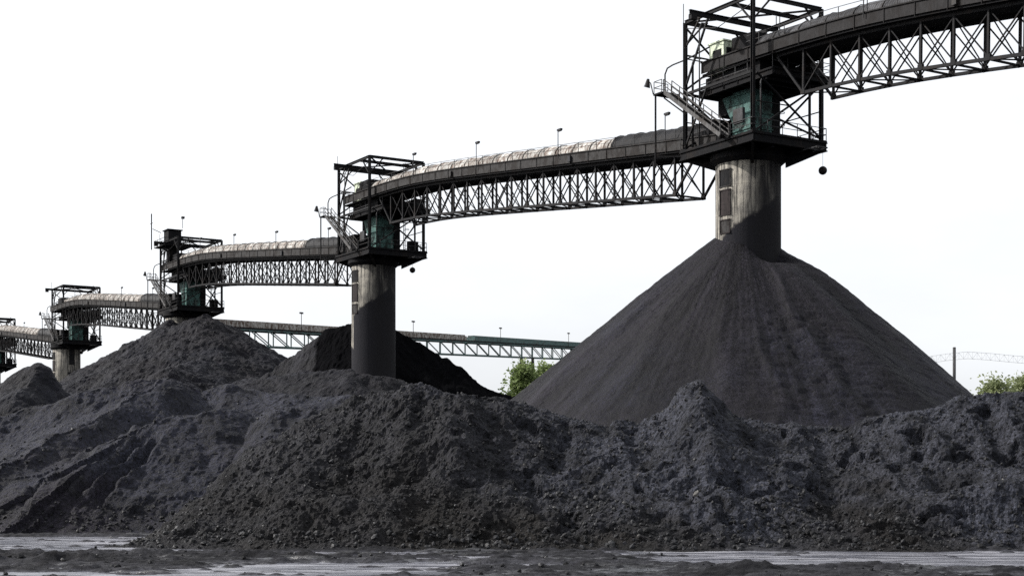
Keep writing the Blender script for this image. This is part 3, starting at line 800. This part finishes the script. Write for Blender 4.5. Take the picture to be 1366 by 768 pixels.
# ================================================================== TOWER
def tower():
    root = empty('conveyor_tower', tpos(0), ROT)
    W, L = 3.7, 4.4                                   # half plan of the frame across / along the line
    ZP, ZT, ZH = 30.0, 41.0, 35.2
    # shaft
    m = MB(); nseg = 64
    for z in (-1.0, 6, 12, 18, 24, 28.9):
        pass
    m.tube([(0, 0, z) for z in (-1.0, 8, 16, 20, 24, 28.95)], 2.75, nseg)
    col = m.build('shaft', M['concrete'], root, True)
    for p in col.data.polygons:
        if len(p.vertices) > 4: p.use_smooth = False
    # openings in the shaft
    def opening(wdir, z0, z1, w, kind):
        a = math.atan2(wdir[1], wdir[0]) - ROT
        e = Vector((math.cos(a), math.sin(a), 0)); t = Vector((-e.y, e.x, 0))
        m = MB(); r0 = 2.70
        n = 5
        for i in range(n):                            # curved leaf following the shaft
            u0 = -w / 2 + w * i / n; u1 = -w / 2 + w * (i + 1) / n
            p0 = e * math.sqrt(2.765 ** 2 - u0 * u0) + t * u0; p1 = e * math.sqrt(2.765 ** 2 - u1 * u1) + t * u1
            c = (p0 + p1) / 2
            m.bar(Vector((c.x, c.y, z0)), Vector((c.x, c.y, z1)), w / n + 0.005, 0.05, up=e) if False else None
            m.add([(p0.x, p0.y, z0), (p1.x, p1.y, z0), (p1.x, p1.y, z1), (p0.x, p0.y, z1),
                   (p0.x * .97, p0.y * .97, z0), (p1.x * .97, p1.y * .97, z0), (p1.x * .97, p1.y * .97, z1), (p0.x * .97, p0.y * .97, z1)],
                  [(0, 1, 2, 3), (4, 7, 6, 5), (3, 2, 6, 7), (0, 4, 5, 1)])
        o = m.build('shaft_opening', M[kind], root)
        f = MB()
        for u in (-w / 2, w / 2):
            c = e * math.sqrt(2.79 ** 2 - u * u) + t * u
            f.bar((c.x, c.y, z0), (c.x, c.y, z1), 0.08)
        for z in (z0, z1):
            c0 = e * math.sqrt(2.79 ** 2 - w * w / 4) - t * (w / 2 + 0.06); c1 = e * math.sqrt(2.79 ** 2 - w * w / 4) + t * (w / 2 + 0.06)
            off = e * 0.02
            f.bar((c0.x + off.x, c0.y + off.y, z), (c1.x + off.x, c1.y + off.y, z), 0.09)
        f.build('frame', M['skirt'] if kind == 'hole' else M['rustdoor'], o)
        return o
    opening((-0.80, -0.60), 26.3, 27.7, 1.25, 'hole')
    opening((-0.80, -0.60), 23.9, 26.0, 1.2, 'rustdoor')
    opening((-0.80, -0.60), 22.4, 23.5, 1.1, 'skirt')
    slots = [opening((0.62, -0.78), 25.2, 28.4, 1.1, 'hole'), opening((0.62, -0.78), 20.5, 23.6, 1.6, 'hole')]
    # platform
    m = MB(); E = 0.35
    m.box(-W - E, W + E, -L - E, L + E, ZP - 0.12, ZP)
    for y in (-L - E + .1, -2.2, 0, 2.2, L + E - .1): m.ibeam((-W - E + .22, y, ZP - 0.5), (W + E - .22, y, ZP - 0.5), 0.3, 0.72)
    for x in (-W - E + .1, W + E - .1): m.ibeam((x, -L - E, ZP - 0.5), (x, L + E, ZP - 0.5), 0.3, 0.74)
    for x in (-1.6, 1.6): m.ibeam((x, -L - E + .3, ZP - 0.86), (x, L + E - .3, ZP - 0.86), 0.3, 0.4)
    m.build('platform', M['steel_deck'], root)
    m = MB(); m.tube([(0, 0, 28.3), (0, 0, 28.65), (0, 0, 29.4)], [2.79, 3.2, 3.25], 40); m.build('shaft_collar', M['steel_deck'], root)
    for (x, y) in ((-1, -1), (1, -1), (1, 1), (-1, 1)):
        m = MB(); d = Vector((x * W, y * L, 0)); u = d.normalized()
        m.add([*(u * 2.8 + Vector((-u.y, u.x, 0)) * s + Vector((0, 0, z)) for s in (-.1, .1) for z in (28.0, 29.15)),
               *(d * 0.97 + Vector((-u.y, u.x, 0)) * s + Vector((0, 0, z)) for s in (-.1, .1) for z in (29.0, 29.15))],
              [(0, 1, 5, 4), (2, 6, 7, 3), (0, 4, 6, 2), (1, 3, 7, 5), (4, 5, 7, 6), (0, 2, 3, 1)])
        m.build('bracket', M['steel'], root)
    # posts
    for (x, y) in ((-1, -1), (1, -1), (1, 1), (-1, 1)):
        m = MB(); m.ibeam((x * W, y * L, ZP), (x * W, y * L, ZT), 0.28, 0.30); m.box(x * W - .3, x * W + .3, y * L - .3, y * L + .3, ZP + .002, ZP + .06)
        m.build('corner_post', M['steel'], root)
    m = MB()
    for x in (-W, W): m.ibeam((x, -L, ZT), (x, L, ZT), 0.22, 0.32)
    for y in (-L, L): m.ibeam((-W, y, ZT), (W, y, ZT), 0.22, 0.32)
    m.bar((-W, -L, ZT), (W, L, ZT), 0.14); m.bar((-W, L, ZT), (W, -L, ZT - .02), 0.14)
    m.ibeam((-W, -1.6, ZT), (W, -1.6, ZT), 0.2, 0.34)
    for (x, y) in ((-1, -1), (1, -1), (1, 1), (-1, 1)):
        m.bar((x * W, y * L, ZT - 2.2), (x * W, y * (L - 2.0), ZT - .1), 0.13)
        m.bar((x * W, y * L, ZT - 2.0), (x * (W - 1.8), y * L, ZT - .1), 0.13)
    m.build('roof_frame', M['steel'], root)
    m = MB(); m.ibeam((-W - 2.3, 0.9, ZT - 0.38), (W, 0.9, ZT - 0.38), 0.26, 0.42)
    m.box(-W - 2.25, -W - 1.65, 0.7, 1.1, ZT - 0.95, ZT - 0.6)
    m.build('hoist_beam', M['steel'], root)
    # bracing of the faces
    def face(a, b, z0, z1, kind='X'):
        m = MB()
        m.bar((*a, z0), (*b, z1), 0.15); m.bar((*b, z0), (*a, z1), 0.13)
        m.bar((*a, (z0 + z1) / 2), ((a[0] + b[0]) / 2, (a[1] + b[1]) / 2, (z0 + z1) / 2 + .02), 0.08)
        m.build('cross_brace', M['steel'], root)
    face((-W + .4, -L), (W, -L), ZP + .2, ZH - 0.4)
    face((W, -L), (W, L), ZP + .2, ZH - 0.4)
    face((W, -L), (W, L), ZH + .6, ZT - 0.4)
    m = MB()
    m.bar((-W, L, ZH + 0.2), (-W, 1.2, ZT - 0.2), 0.15); m.bar((-W, L, ZP + .3), (-W, 1.5, ZH - .4), 0.14)
    m.build('cross_brace', M['steel'], root)
    # girts, walkway brackets and a caged ladder
    m = MB()
    for (a, b) in (((-W, -L), (-W, L)), ((W, -L), (W, L)), ((-W, L), (W, L))): m.bar((*a, ZH - .35), (*b, ZH - .35), 0.16, 0.22)
    for (a, b) in (((W, -L), (W, L)), ((-W, L), (W, L))): m.bar((*a, 38.2), (*b, 38.2), 0.12)
    m.build('girt', M['steel'], root)
    face((-W, L), (W, L), ZP + .2, ZH - 0.5); face((-W, L), (W, L), ZH, ZT - 0.4)
    m = MB()
    for y in (1.0, 1.45): m.bar((W + .25, y, ZP), (W + .25, y, ZT + 1), 0.06)
    for i in range(36): m.bar((W + .25, 1.0, ZP + .3 + i * .31), (W + .25, 1.45, ZP + .3 + i * .31), 0.04)
    for i in range(8):
        z = ZP + 2.5 + i * 1.1; m.tube([(W + .25, .9, z), (W + .7, .85, z), (W + .95, 1.22, z), (W + .7, 1.6, z), (W + .25, 1.55, z)], 0.03, 4)
    m.build('ladder', M['rail'], root)
    for (x, y, z0, z1, r_) in ((-W + .5, L - .4, ZP, 38, .10), (-2.6, -L + .3, ZP, ZH - .5, .08), (2.6, -L + .2, ZP, 37.2, .12), (-W - .22, 2.2, ZP, ZT - .6, .06)):
        m = MB(); m.tube([(x, y, z0), (x, y, z1 - .5), (x + .25, y, z1), (x + .9, y, z1 + .05)], r_, 7); m.build('pipe', M['rail'], root, True)
    m = MB(); m.box(-W - .25, -W + .02, -3.4, -2.2, ZP + .9, ZP + 2.1); m.build('switch_box', M['rail'], root)
    m = MB(); m.tube([(-W, L, ZT - .5), (-W - .1, 0, ZT - 1.6), (-W, -L, ZT - .6)], 0.035, 5); m.build('slack_cable', M['rail'], root)
    # floor under the belt head
    m = MB()
    m.box(-2.45, W + .45, -L - 1.0, L - .3, ZH - 0.08, ZH)
    for y in (-L - .85, -2.6, -0.9, 0.9, 2.6, L - .4): m.ibeam((-2.4, y, ZH - 0.34), (W + .4, y, ZH - 0.34), 0.3, 0.5)
    for x in (-2.3, W + .35): m.ibeam((x, -L - 1, ZH - 0.34), (x, L - .3, ZH - 0.34), 0.28, 0.52)
    m.bar((W, -L, ZH - .7), (-2.3, -L, ZH - .7), .2)
    m.build('head_floor', M['steel_deck'], root)
    m = MB()
    m.box(-2.1, 2.2, -3.4, 3.6, ZH + .01, 36.19); m.box(-0.9, 1.9, 1.4, 3.4, ZH - 2.2, ZH - .6); m.box(2.35, 3.5, -4.6, -1.4, ZH + .01, ZH + 1.2)
    m.build('drive_machinery', M['steel_deck'], root)
    # discharge chute
    m = MB(); m.box(-1.15, 1.15, -1.2, 1.2, ZP + .01, ZH - 0.62)
    m.add([(-1.15, 1.2, ZP + 2.0), (1.0, 1.2, ZP + 2.0), (1.0, 2.6, ZH - .8), (-1.15, 2.6, ZH - .8), (-1.15, 1.2, ZH - .8), (1.0, 1.2, ZH - .8)],
          [(0, 3, 4), (1, 5, 2), (0, 1, 2, 3), (3, 2, 5, 4)])
    ch = m.build('chute', M['teal'], root)
    for z in (ZP + 1.2, ZP + 2.5, ZH - 1.0):
        m = MB(); m.box(-1.24, 1.24, -1.29, 1.26, z, z + .12); m.build('flange', M['teal'], ch)
    m = MB(); m.tube([(1.75, 0.6, ZP), (1.75, 0.6, ZH - .8)], 0.45, 14); m.box(1.4, 2.2, -1.0, 0.0, ZP + .01, ZH - .8); m.build('chute_leg', M['steel_deck'], root)
    # rails
    def rail(pts, name, parent, h=1.05, mat='rail', mids=2, w=0.05):
        m = MB()
        for a, b in zip(pts[:-1], pts[1:]):
            a = Vector(a); b = Vector(b); n = max(1, int((b - a).length / 1.4))
            for i in range(n + 1):
                p = a.lerp(b, i / n); m.bar(p, p + Vector((0, 0, h)), w)
            for k in range(1, mids + 1): m.bar(a + Vector((0, 0, h * k / mids)), b + Vector((0, 0, h * k / mids)), w)
        return m.build(name, M[mat], parent)
    q = W + E - .06; r_ = L + E - .06
    rail([(-q, -1.9, ZP), (-q, -r_, ZP), (q, -r_, ZP), (q, r_, ZP), (-q, r_, ZP)], 'railing', root)
    rail([(-2.4, -L - .9, ZH), (W + .4, -L - .9, ZH), (W + .4, L - .4, ZH)], 'railing', root)
    rail([(-2.4, -2.2, ZH), (-2.4, L - .4, ZH)], 'railing', root)
    # stair to the head floor, outside the left face, with a top landing
    X0, X1 = -W - .45, -W - 1.35
    b0 = Vector((0, -1.9, ZP)); b1 = Vector((0, 5.7, 35.2))
    m = MB()
    for x in (X0, X1): m.bar(Vector((x, 0, 0)) + b0, Vector((x, 0, 0)) + b1, 0.09, 0.34)
    for i in range(25):
        p = b0.lerp(b1, (i + .5) / 25); m.box(X1, X0, p.y - .13, p.y + .13, p.z - .02, p.z + .02)
    stair = m.build('staircase', M['galv'], root)
    m = MB()
    for x in (X0, X1):
        o = Vector((x, 0, 0))
        for h in (0.55, 1.05): m.bar(o + b0 + Vector((0, 0, h)), o + b1 + Vector((0, 0, h)), 0.06)
        for i in range(8):
            p = o + b0.lerp(b1, i / 7); m.bar(p, p + Vector((0, 0, 1.05)), 0.06)
    m.build('handrail', M['galv'], stair)
    m = MB(); m.box(X1 - .2, -W + .3, 5.7, 6.9, 35.06, 35.2); m.bar((X1 - .1, 6.7, 35.06), (X1 - .1, 6.7, ZP - 1.2), 0.12); m.bar((X1 - .1, 6.7, ZP - .2), (-W - .1, L, ZP - .5), 0.10); m.bar((X0, 6.8, 35.0), (-W, L, 33.2), 0.1)
    land = m.build('landing', M['steel_deck'], root)
    rail([(X1 - .15, 5.75, 35.2), (X1 - .15, 6.85, 35.2), (-W, 6.85, 35.2)], 'railing', land, mat='rail')
    # looping conduit at the left corner
    m = MB(); m.tube([(-W - .5, 6.6, 35.2), (-W - .5, 6.6, 37.0), (-W - .4, 6.4, 37.5), (-W - .2, 5.9, 37.7), (-W + .2, L, 37.9), (-W + .4, 1.6, 38.3)], 0.07, 6); m.build('conduit', M['rail'], root, True)
    m = MB(); m.tube([(-W - .12, L + .1, ZT), (-W - .12, L + .1, ZT + 1.6)], 0.035, 5); m.build('aerial', M['rail'], root)
    # cabin by the belt head
    m = MB(); m.box(-2.2, -0.9, 1.1, 3.0, 36.3, 38.9); m.box(-2.3, -0.8, 1.0, 3.1, 38.9, 39.02)
    cb = m.build('control_cabin', M['cabin'], root)
    m = MB(); m.box(-2.22, -2.2, 1.4, 2.5, 37.3, 38.3); m.box(-1.9, -1.2, 1.08, 1.1, 36.5, 38.4); m.build('window', M['hole'], cb)
    m = MB(); m.box(2.0, 3.2, -4.0, -3.2, ZP + .01, ZP + 1.25); m.build('cabinet', M['steel_deck'], root)
    # floodlight at the landing
    m = MB(); m.tube([(X1 - .2, 6.9, 35.2), (X1 - .25, 7.2, 36.2), (X1 - .3, 7.5, 36.5)], 0.05, 6); fl = m.build('floodlight', M['rail'], root)
    m = MB(); m.tube([(X1 - .3, 7.5, 36.65), (X1 - .32, 7.6, 36.1), (X1 - .34, 7.65, 35.95)], [0.12, 0.26, 0.30], 10); m.build('lamp_shade', M['lamp'], fl)
    # small side bracket under the deck
    m = MB()
    for x in (1.5, 2.6): m.bar((x, -L - .2, ZP - 1.0), (x, -L - 1.9, ZP - 1.0), 0.09)
    m.bar((1.5, -L - 1.9, ZP - 1.0), (2.6, -L - 1.9, ZP - 1.0), 0.09); m.bar((1.5, -L - .9, ZP - 1.0), (2.6, -L - .9, ZP - 1.0), 0.07)
    m.bar((2.05, -L - .4, ZP - .8), (2.05, -L - 1.9, ZP - .98), 0.06)
    m.build('access_bracket', M['rail'], root)
    return root, slots

tw, slots = tower()
tag(tw, 'nearest conveyor tower, its concrete shaft rising out of the tallest coal cone', 'conveyor tower', 'conveyor towers in a row')
labs = ['conveyor tower with a long exposed dark-stained shaft in front of the very dark pile',
        'blackened conveyor tower with a boxy head house, standing on the rounded high pile',
        'small conveyor tower with a pale exposed shaft beside the rounded high pile',
        'smallest conveyor tower, cut off by the left edge']
towers = [tw]
def shift_frame(t, off):
    lv = Vector((off * math.cos(ROT), -off * math.sin(ROT), 0))
    for c in kids(t):
        if not c.name.startswith('shaft'): c.location = lv
for i, lb in enumerate(labs):
    n = i + 1
    t = copy_tree(tw); t.location = tpos(n); t['label'] = lb; towers.append(t)
    shift_frame(t, {1: 0.9, 2: 1.4, 3: 1.9, 4: 1.6}[n])
shift_frame(tw, 0.35)
for c in kids(tw):
    if c.name.startswith('cabinet'): bpy.data.objects.remove(c)
slot_data = [q.data for q in slots]
for o in kids(towers[0]) + kids(towers[1]) + kids(towers[2]) + kids(towers[4]):   # the tall slots face the camera on one shaft only
    if o.data in slot_data:
        for c in kids(o): bpy.data.objects.remove(c)
        bpy.data.objects.remove(o)
for t in towers[3:]:
    for c in kids(t):
        if c.name.startswith('shaft') and c.data.materials[0] == M['concrete']:
            c.data = c.data.copy(); c.data.materials[0] = M['concrete_pale']
# head house and mast of the third tower
m = MB(); m.box(-2.2, 0.0, 0.6, 2.9, 40.6, 43.0); m.box(-2.4, 0.2, 0.4, 3.1, 43.0, 43.15); m.box(-1.9, -0.4, 0.9, 2.6, 37.2, 40.6); m.box(-3.3, 1.6, -0.6, 4.6, 40.3, 40.45)
for (x, y) in ((-2.2, .6), (0, .6), (0, 2.9), (-2.2, 2.9)): m.bar((x, y, 36), (x, y, 40.6), .16); m.bar((x, y, 36.2), (-1.1, 1.7, 40.4), .09)
for (a, b) in (((-3.3, -.6), (1.6, -.6)), ((1.6, -.6), (1.6, 4.6)), ((1.6, 4.6), (-3.3, 4.6)), ((-3.3, 4.6), (-3.3, -.6))):
    for z in (41.0, 41.5): m.bar((*a, z), (*b, z), .06)
    for f in (0, .33, .67): m.bar((a[0] + (b[0] - a[0]) * f, a[1] + (b[1] - a[1]) * f, 40.4), (a[0] + (b[0] - a[0]) * f, a[1] + (b[1] - a[1]) * f, 41.5), .06)
m.bar((-1.1, 1.7, 40.6), (-1.1, 1.7, 40.7), .1); m.build('head_house', M['steel_deck'], towers[2])
m = MB(); m.tube([(-3.9, 4.2, 40), (-3.9, 4.2, 46.0)], 0.1, 6); m.bar((-3.9, 3.6, 44.4), (-3.9, 4.8, 44.4), 0.08); m.bar((-3.9, 3.6, 43.4), (-2.6, 3.2, 42.8), 0.1); m.build('mast', M['rail'], towers[2])
m = MB(); m.tube([(0.2, 0.5, 43.4), (0.2, 0.5, 45.0)], 0.05, 6); m.box(0.0, 0.45, 0.2, 0.75, 45.0, 45.35); m.build('floodlight', M['lamp'], towers[2])

# hanging balls at the right corner of each deck
ball_lab = ['largest dark ball hanging from the deck corner of the nearest tower', 'dark ball hanging under the deck of the dark-stained second tower',
            None, 'tiny dark ball hanging beside the pale shaft of the small left tower', None]
for n, lb in enumerate(ball_lab):
    if lb is None: continue
    base = towers[n]
    p = tpos(n) + Vector((5.9 if n == 0 else 5.0 if n == 1 else 3.6, -2.0, 27.55 if n == 0 else 27.7))
    r = empty('hanging_ball', p)
    m = MB(); m.ball((0, 0, 0), 0.36, 16, 10); m.build('ball', M['steel'], r, True)
    m = MB(); m.tube([(0, 0, 0.3), (0, 0, 1.55)], 0.015, 5); m.build('hanging_cable', M['rail'], r)
    tag(r, lb, 'hanging ball', 'balls hung from the decks')

# ================================================================== FAR CONVEYOR
def far_conveyor():
    A = Vector((wx(270, 268), 268, 0)); B = Vector((wx(905, 470), 470, 0))
    d = (B - A); Ln = d.length; rz = math.atan2(d.y, d.x)
    root = empty('conveyor_gallery', A, rz)
    def zt(s): # deck top height: line through measured points
        Y = A.y + (B.y - A.y) * s / Ln; X = A.x + (B.x - A.x) * s / Ln
        px = 683 + 2000 * X / Y
        return wz(437 + (px - 325) * 0.058, Y)
    ss = np.linspace(0, Ln, 60)
    cut = 0.42 * Ln
    for name, mat, a0, a1 in (('hood', M['hood'], 0, cut), ('hood', M['far_green'], cut + .3, Ln)):
        m = MB(); sl = [s for s in ss if a0 <= s <= a1]
        for a, b in zip(sl[:-1], sl[1:]):
            m.bar((a, 0, zt(a) + .45), (b, 0, zt(b) + .45), 2.4, 1.0); m.bar((a, 0, zt(a) + 1.1), (b, 0, zt(b) + 1.1), 1.5, 0.3)
        m.build(name, mat, root)
    m = MB()
    for a, b in zip(ss[:-1], ss[1:]):
        m.bar((a, 0, zt(a) - .25), (b, 0, zt(b) - .25), 3.4, 0.4)
    m.build('deck', M['steel_deck'], root)
    for q in (-1.6, 1.6):
        m = MB(); n = 40; st = np.linspace(0, Ln, n + 1)
        for i in range(n):
            a, b = st[i], st[i + 1]; za, zb = zt(a), zt(b)
            m.bar((a, q, za - .5), (b, q, zb - .5), 0.22); m.bar((a, q, za - 3.4), (b, q, zb - 3.4), 0.22)
            m.bar((a, q, za - .5), (a, q, za - 3.4), 0.18); m.bar((a, q, za - .5), (b, q, zb - 3.4), 0.15)
        m.build('side_truss', M['far_green'], root)
    for s in (0.04 * Ln, 0.55 * Ln, 0.97 * Ln):
        m = MB(); z = zt(s) - 3.5
        for q in (-1.6, 1.6):
            m.bar((s - 1.2, q * 1.8, 0), (s - .3, q, z), 0.35); m.bar((s + 1.2, q * 1.8, 0), (s + .3, q, z), 0.35)
        for f in (0.3, 0.6, 0.9): m.bar((s, -1.6 * (1.8 - .8 * f), z * f), (s, 1.6 * (1.8 - .8 * f), z * f), 0.2)
        m.build('support_leg', M['steel'], root)
    for f in (0.12, 0.30, 0.475, 0.64):
        s = f * Ln; m = MB(); m.tube([(s, -1.7, zt(s)), (s, -1.7, zt(s) + 3.2)], 0.07, 6); lp = m.build('lamp_post', M['rail'], root)
        h = MB(); h.box(s - .4, s + .4, -1.9, -1.5, zt(s) + 3.2, zt(s) + 3.5); h.build('lamp_head', M['lamp'], lp)
    tag(root, 'low green and cream conveyor bridge passing behind the piles between shaft and cone', 'conveyor', 'conveyor galleries between the towers')
far_conveyor()

# ================================================================== POLE, CABLE, TREES
Yp = 140.0
pr = empty('pole', (wx(1273, Yp), Yp, 0))
m = MB(); m.tube([(0, 0, -0.3), (0, 0, 7), (0, 0, wz(464, Yp))], [0.17, 0.155, 0.14], 14); m.build('pole_shaft', M['wood'], pr, True)
m = MB(); m.tube([(0, 0, wz(464, Yp)), (0, 0, wz(464, Yp) + .08)], [0.16, 0.12], 14); m.build('cap', M['galv'], pr)
tag(pr, 'plain grey upright pole standing behind the right foot of the coal cone', 'pole')

def coil():
    Y0 = 190.0
    m = MB(); pts = [(1225, 480), (1260, 474), (1290, 471), (1320, 473), (1350, 476), (1400, 480), (1460, 484)]
    xs = [p[0] for p in pts]; yt = [p[1] for p in pts]
    px = np.linspace(1225, 1460, 40)
    top = [(wx(p, Y0), Y0, wz(np.interp(p, xs, yt) - 2, Y0)) for p in px]
    bot = [(wx(p, Y0), Y0, wz(np.interp(p, xs, yt) + 7, Y0)) for p in px]
    for L_ in (top, bot):
        m.tube(L_, 0.022, 5)
    for i in range(len(px) - 1):
        m.bar(top[i], bot[i + 1], 0.022) if i % 2 else m.bar(bot[i], top[i + 1], 0.022)
        m.bar(top[i], bot[i], 0.018)
    o = m.build('overhead_cable', M['cable'])
    tag(o, 'faint pale laced cable run in the sky behind the plain grey pole', 'cable')
    for p, py in ((1222, 477), (1462, 480)):
        m = MB(); x = wx(p, Y0); z = wz(py, Y0)
        m.tube([(x, Y0, -0.3), (x, Y0, z * .6), (x, Y0, z)], [.16, .13, .09], 8); m.build('support_mast', M['wood'], o, True)
coil()

def tree(name, X, Y, H, rad, base, label, leaf, seed, n=2600, grp='trees beyond the piles', ls=0.42):
    r = random.Random(seed)
    root = empty(name, (X, Y, 0))
    m = MB(); tk = MB()
    tk.tube([(0, 0, -.3), (0.1, 0, H * .3), (-.1, .1, H * .6), (0, 0, H * .9)], [0.34, 0.27, 0.17, 0.05], 9)
    tips = []
    for i in range(16):
        z = H * (base + (0.92 - base) * (i + .5) / 16); a = i * 2.4 + r.uniform(-.4, .4)
        k = math.sin(PI * min(1, (z / H - base + .1) / (1.05 - base))) ** .7
        l = rad * k * r.uniform(.6, 1.0)
        p = (l * math.cos(a), l * math.sin(a), z + l * .35)
        tk.tube([(0, 0, z - .4), (p[0] * .5, p[1] * .5, z + l * .1), p], [0.11, 0.07, 0.03], 5); tips.append((p, l))
        tips.append(((p[0] * .55, p[1] * .55, z + l * .45), l * .8))
    tips.append(((0, 0, H * .95), rad * .5)); tips.append(((0.2, 0.1, H * .86), rad * .6))
    vs = []; fs = []
    for i in range(n):
        p, l = tips[r.randrange(len(tips))]
        sp = 0.18 * rad + 0.22 * l
        c = Vector((p[0] + r.gauss(0, sp), p[1] + r.gauss(0, sp), p[2] + r.gauss(0, sp * .75)))
        s = ls * r.uniform(.5, 1.2)
        u = Vector((r.gauss(0, 1), r.gauss(0, 1), r.gauss(0, .6))).normalized(); w = u.cross(Vector((r.gauss(0, 1), r.gauss(0, 1), r.gauss(0, 1)))).normalized()
        b = len(vs)
        vs += [c - u * s * .5, c + w * s * .28, c + u * s * .5, c - w * s * .28]; fs.append((b, b + 1, b + 2, b + 3))
    tk.build('trunk', M['bark'], root, True)
    link_mesh('crown', [tuple(v) for v in vs], fs, M[leaf], root)
    tag(root, label, 'tree', grp)
tree('leafy_tree', wx(699, 205), 205, wz(481, 205), 2.3, .35, 'bright green rounded tree in the gap left of the coal cone', 'leaf', 3, 8000, ls=.62)
tree('leafy_tree', wx(728, 212), 212, wz(483, 212), 2.4, .35, 'green tree half hidden by the left slope of the coal cone', 'leaf', 4, 8000, ls=.62)
tree('leafy_tree', wx(1325, 160), 160, wz(503, 160), 2.3, .4, 'thin pale tree showing over the right end of the front ridge', 'leaf_pale', 5, 4600, ls=.42)
tree('leafy_tree', wx(1368, 165), 165, wz(499, 165), 2.4, .4, 'fuller green tree at the right edge of the photo', 'leaf_pale', 6, 6500, ls=.45)

# ================================================================== SKY, SUN, CAMERA
EL, AZ = 36.0, -9.0            # sun from the left, slightly in front of the camera plane
sd = Vector((-math.cos(R(EL)) * math.cos(R(AZ)), -math.cos(R(EL)) * math.sin(R(AZ)), math.sin(R(EL))))
sun = bpy.data.lights.new('sun', 'SUN'); sun.energy = 3.2; sun.angle = R(1.5); sun.color = (1.0, 0.965, 0.925)
so = bpy.data.objects.new('sun', sun); COL.objects.link(so); so.rotation_euler = (-sd).to_track_quat('-Z', 'Y').to_euler(); so.location = (-40, 0, 80)
w = bpy.data.worlds.new('World'); SC.world = w; w.use_nodes = True
nt = w.node_tree; nt.nodes.clear()
sky = nt.nodes.new('ShaderNodeTexSky'); sky.sky_type = 'NISHITA'; sky.sun_disc = False
sky.sun_elevation = R(EL); sky.sun_rotation = math.atan2(sd.x, sd.y)
sky.dust_density = 4.0; sky.air_density = 1.0
hs = nt.nodes.new('ShaderNodeHueSaturation'); hs.inputs['Saturation'].default_value = 0.22
mx = nt.nodes.new('ShaderNodeMix'); mx.data_type = 'RGBA'; mx.inputs[0].default_value = 0.55; mx.inputs[7].default_value = (6.6, 6.8, 7.1, 1)
tcw = nt.nodes.new('ShaderNodeTexCoord'); mpw = nt.nodes.new('ShaderNodeMapping'); mpw.inputs['Scale'].default_value = (1.0, 1.0, 3.0)
cn = nt.nodes.new('ShaderNodeTexNoise'); cn.inputs['Scale'].default_value = 2.2; cn.inputs['Detail'].default_value = 6; cn.inputs['Roughness'].default_value = 0.55
crm = nt.nodes.new('ShaderNodeMapRange'); crm.inputs[1].default_value = 0.3; crm.inputs[2].default_value = 0.7; crm.inputs[3].default_value = 0.90; crm.inputs[4].default_value = 1.08
clm = nt.nodes.new('ShaderNodeVectorMath'); clm.operation = 'SCALE'
nt.links.new(tcw.outputs['Generated'], mpw.inputs[0]); nt.links.new(mpw.outputs[0], cn.inputs['Vector']); nt.links.new(cn.outputs['Fac'], crm.inputs[0]); nt.links.new(crm.outputs[0], clm.inputs[3])
bg = nt.nodes.new('ShaderNodeBackground'); bg.inputs[1].default_value = 0.111
wo = nt.nodes.new('ShaderNodeOutputWorld')
nt.links.new(sky.outputs[0], hs.inputs['Color']); nt.links.new(hs.outputs[0], mx.inputs[6]); nt.links.new(mx.outputs[2], clm.inputs[0]); nt.links.new(clm.outputs[0], bg.inputs[0]); nt.links.new(bg.outputs[0], wo.inputs[0])

cam = bpy.data.cameras.new('camera'); co = bpy.data.objects.new('camera', cam); COL.objects.link(co)
cam.sensor_width = 36; cam.lens = 36 * F; cam.shift_y = 253.0 / 1366.0
cam.clip_start = 0.1; cam.clip_end = 20000
co.location = (0, 0, CAMZ); co.rotation_euler = (PI / 2, 0, 0)
SC.camera = co
SC.view_settings.view_transform = 'Standard'; SC.view_settings.look = 'None'
SC.view_settings.exposure = 0.85; SC.view_settings.gamma = 1.0; SC.view_settings.use_curve_mapping = False
SC.render.engine = 'CYCLES'
SC.cycles.use_denoising = False
SC.cycles.max_bounces = 6; SC.cycles.diffuse_bounces = 3
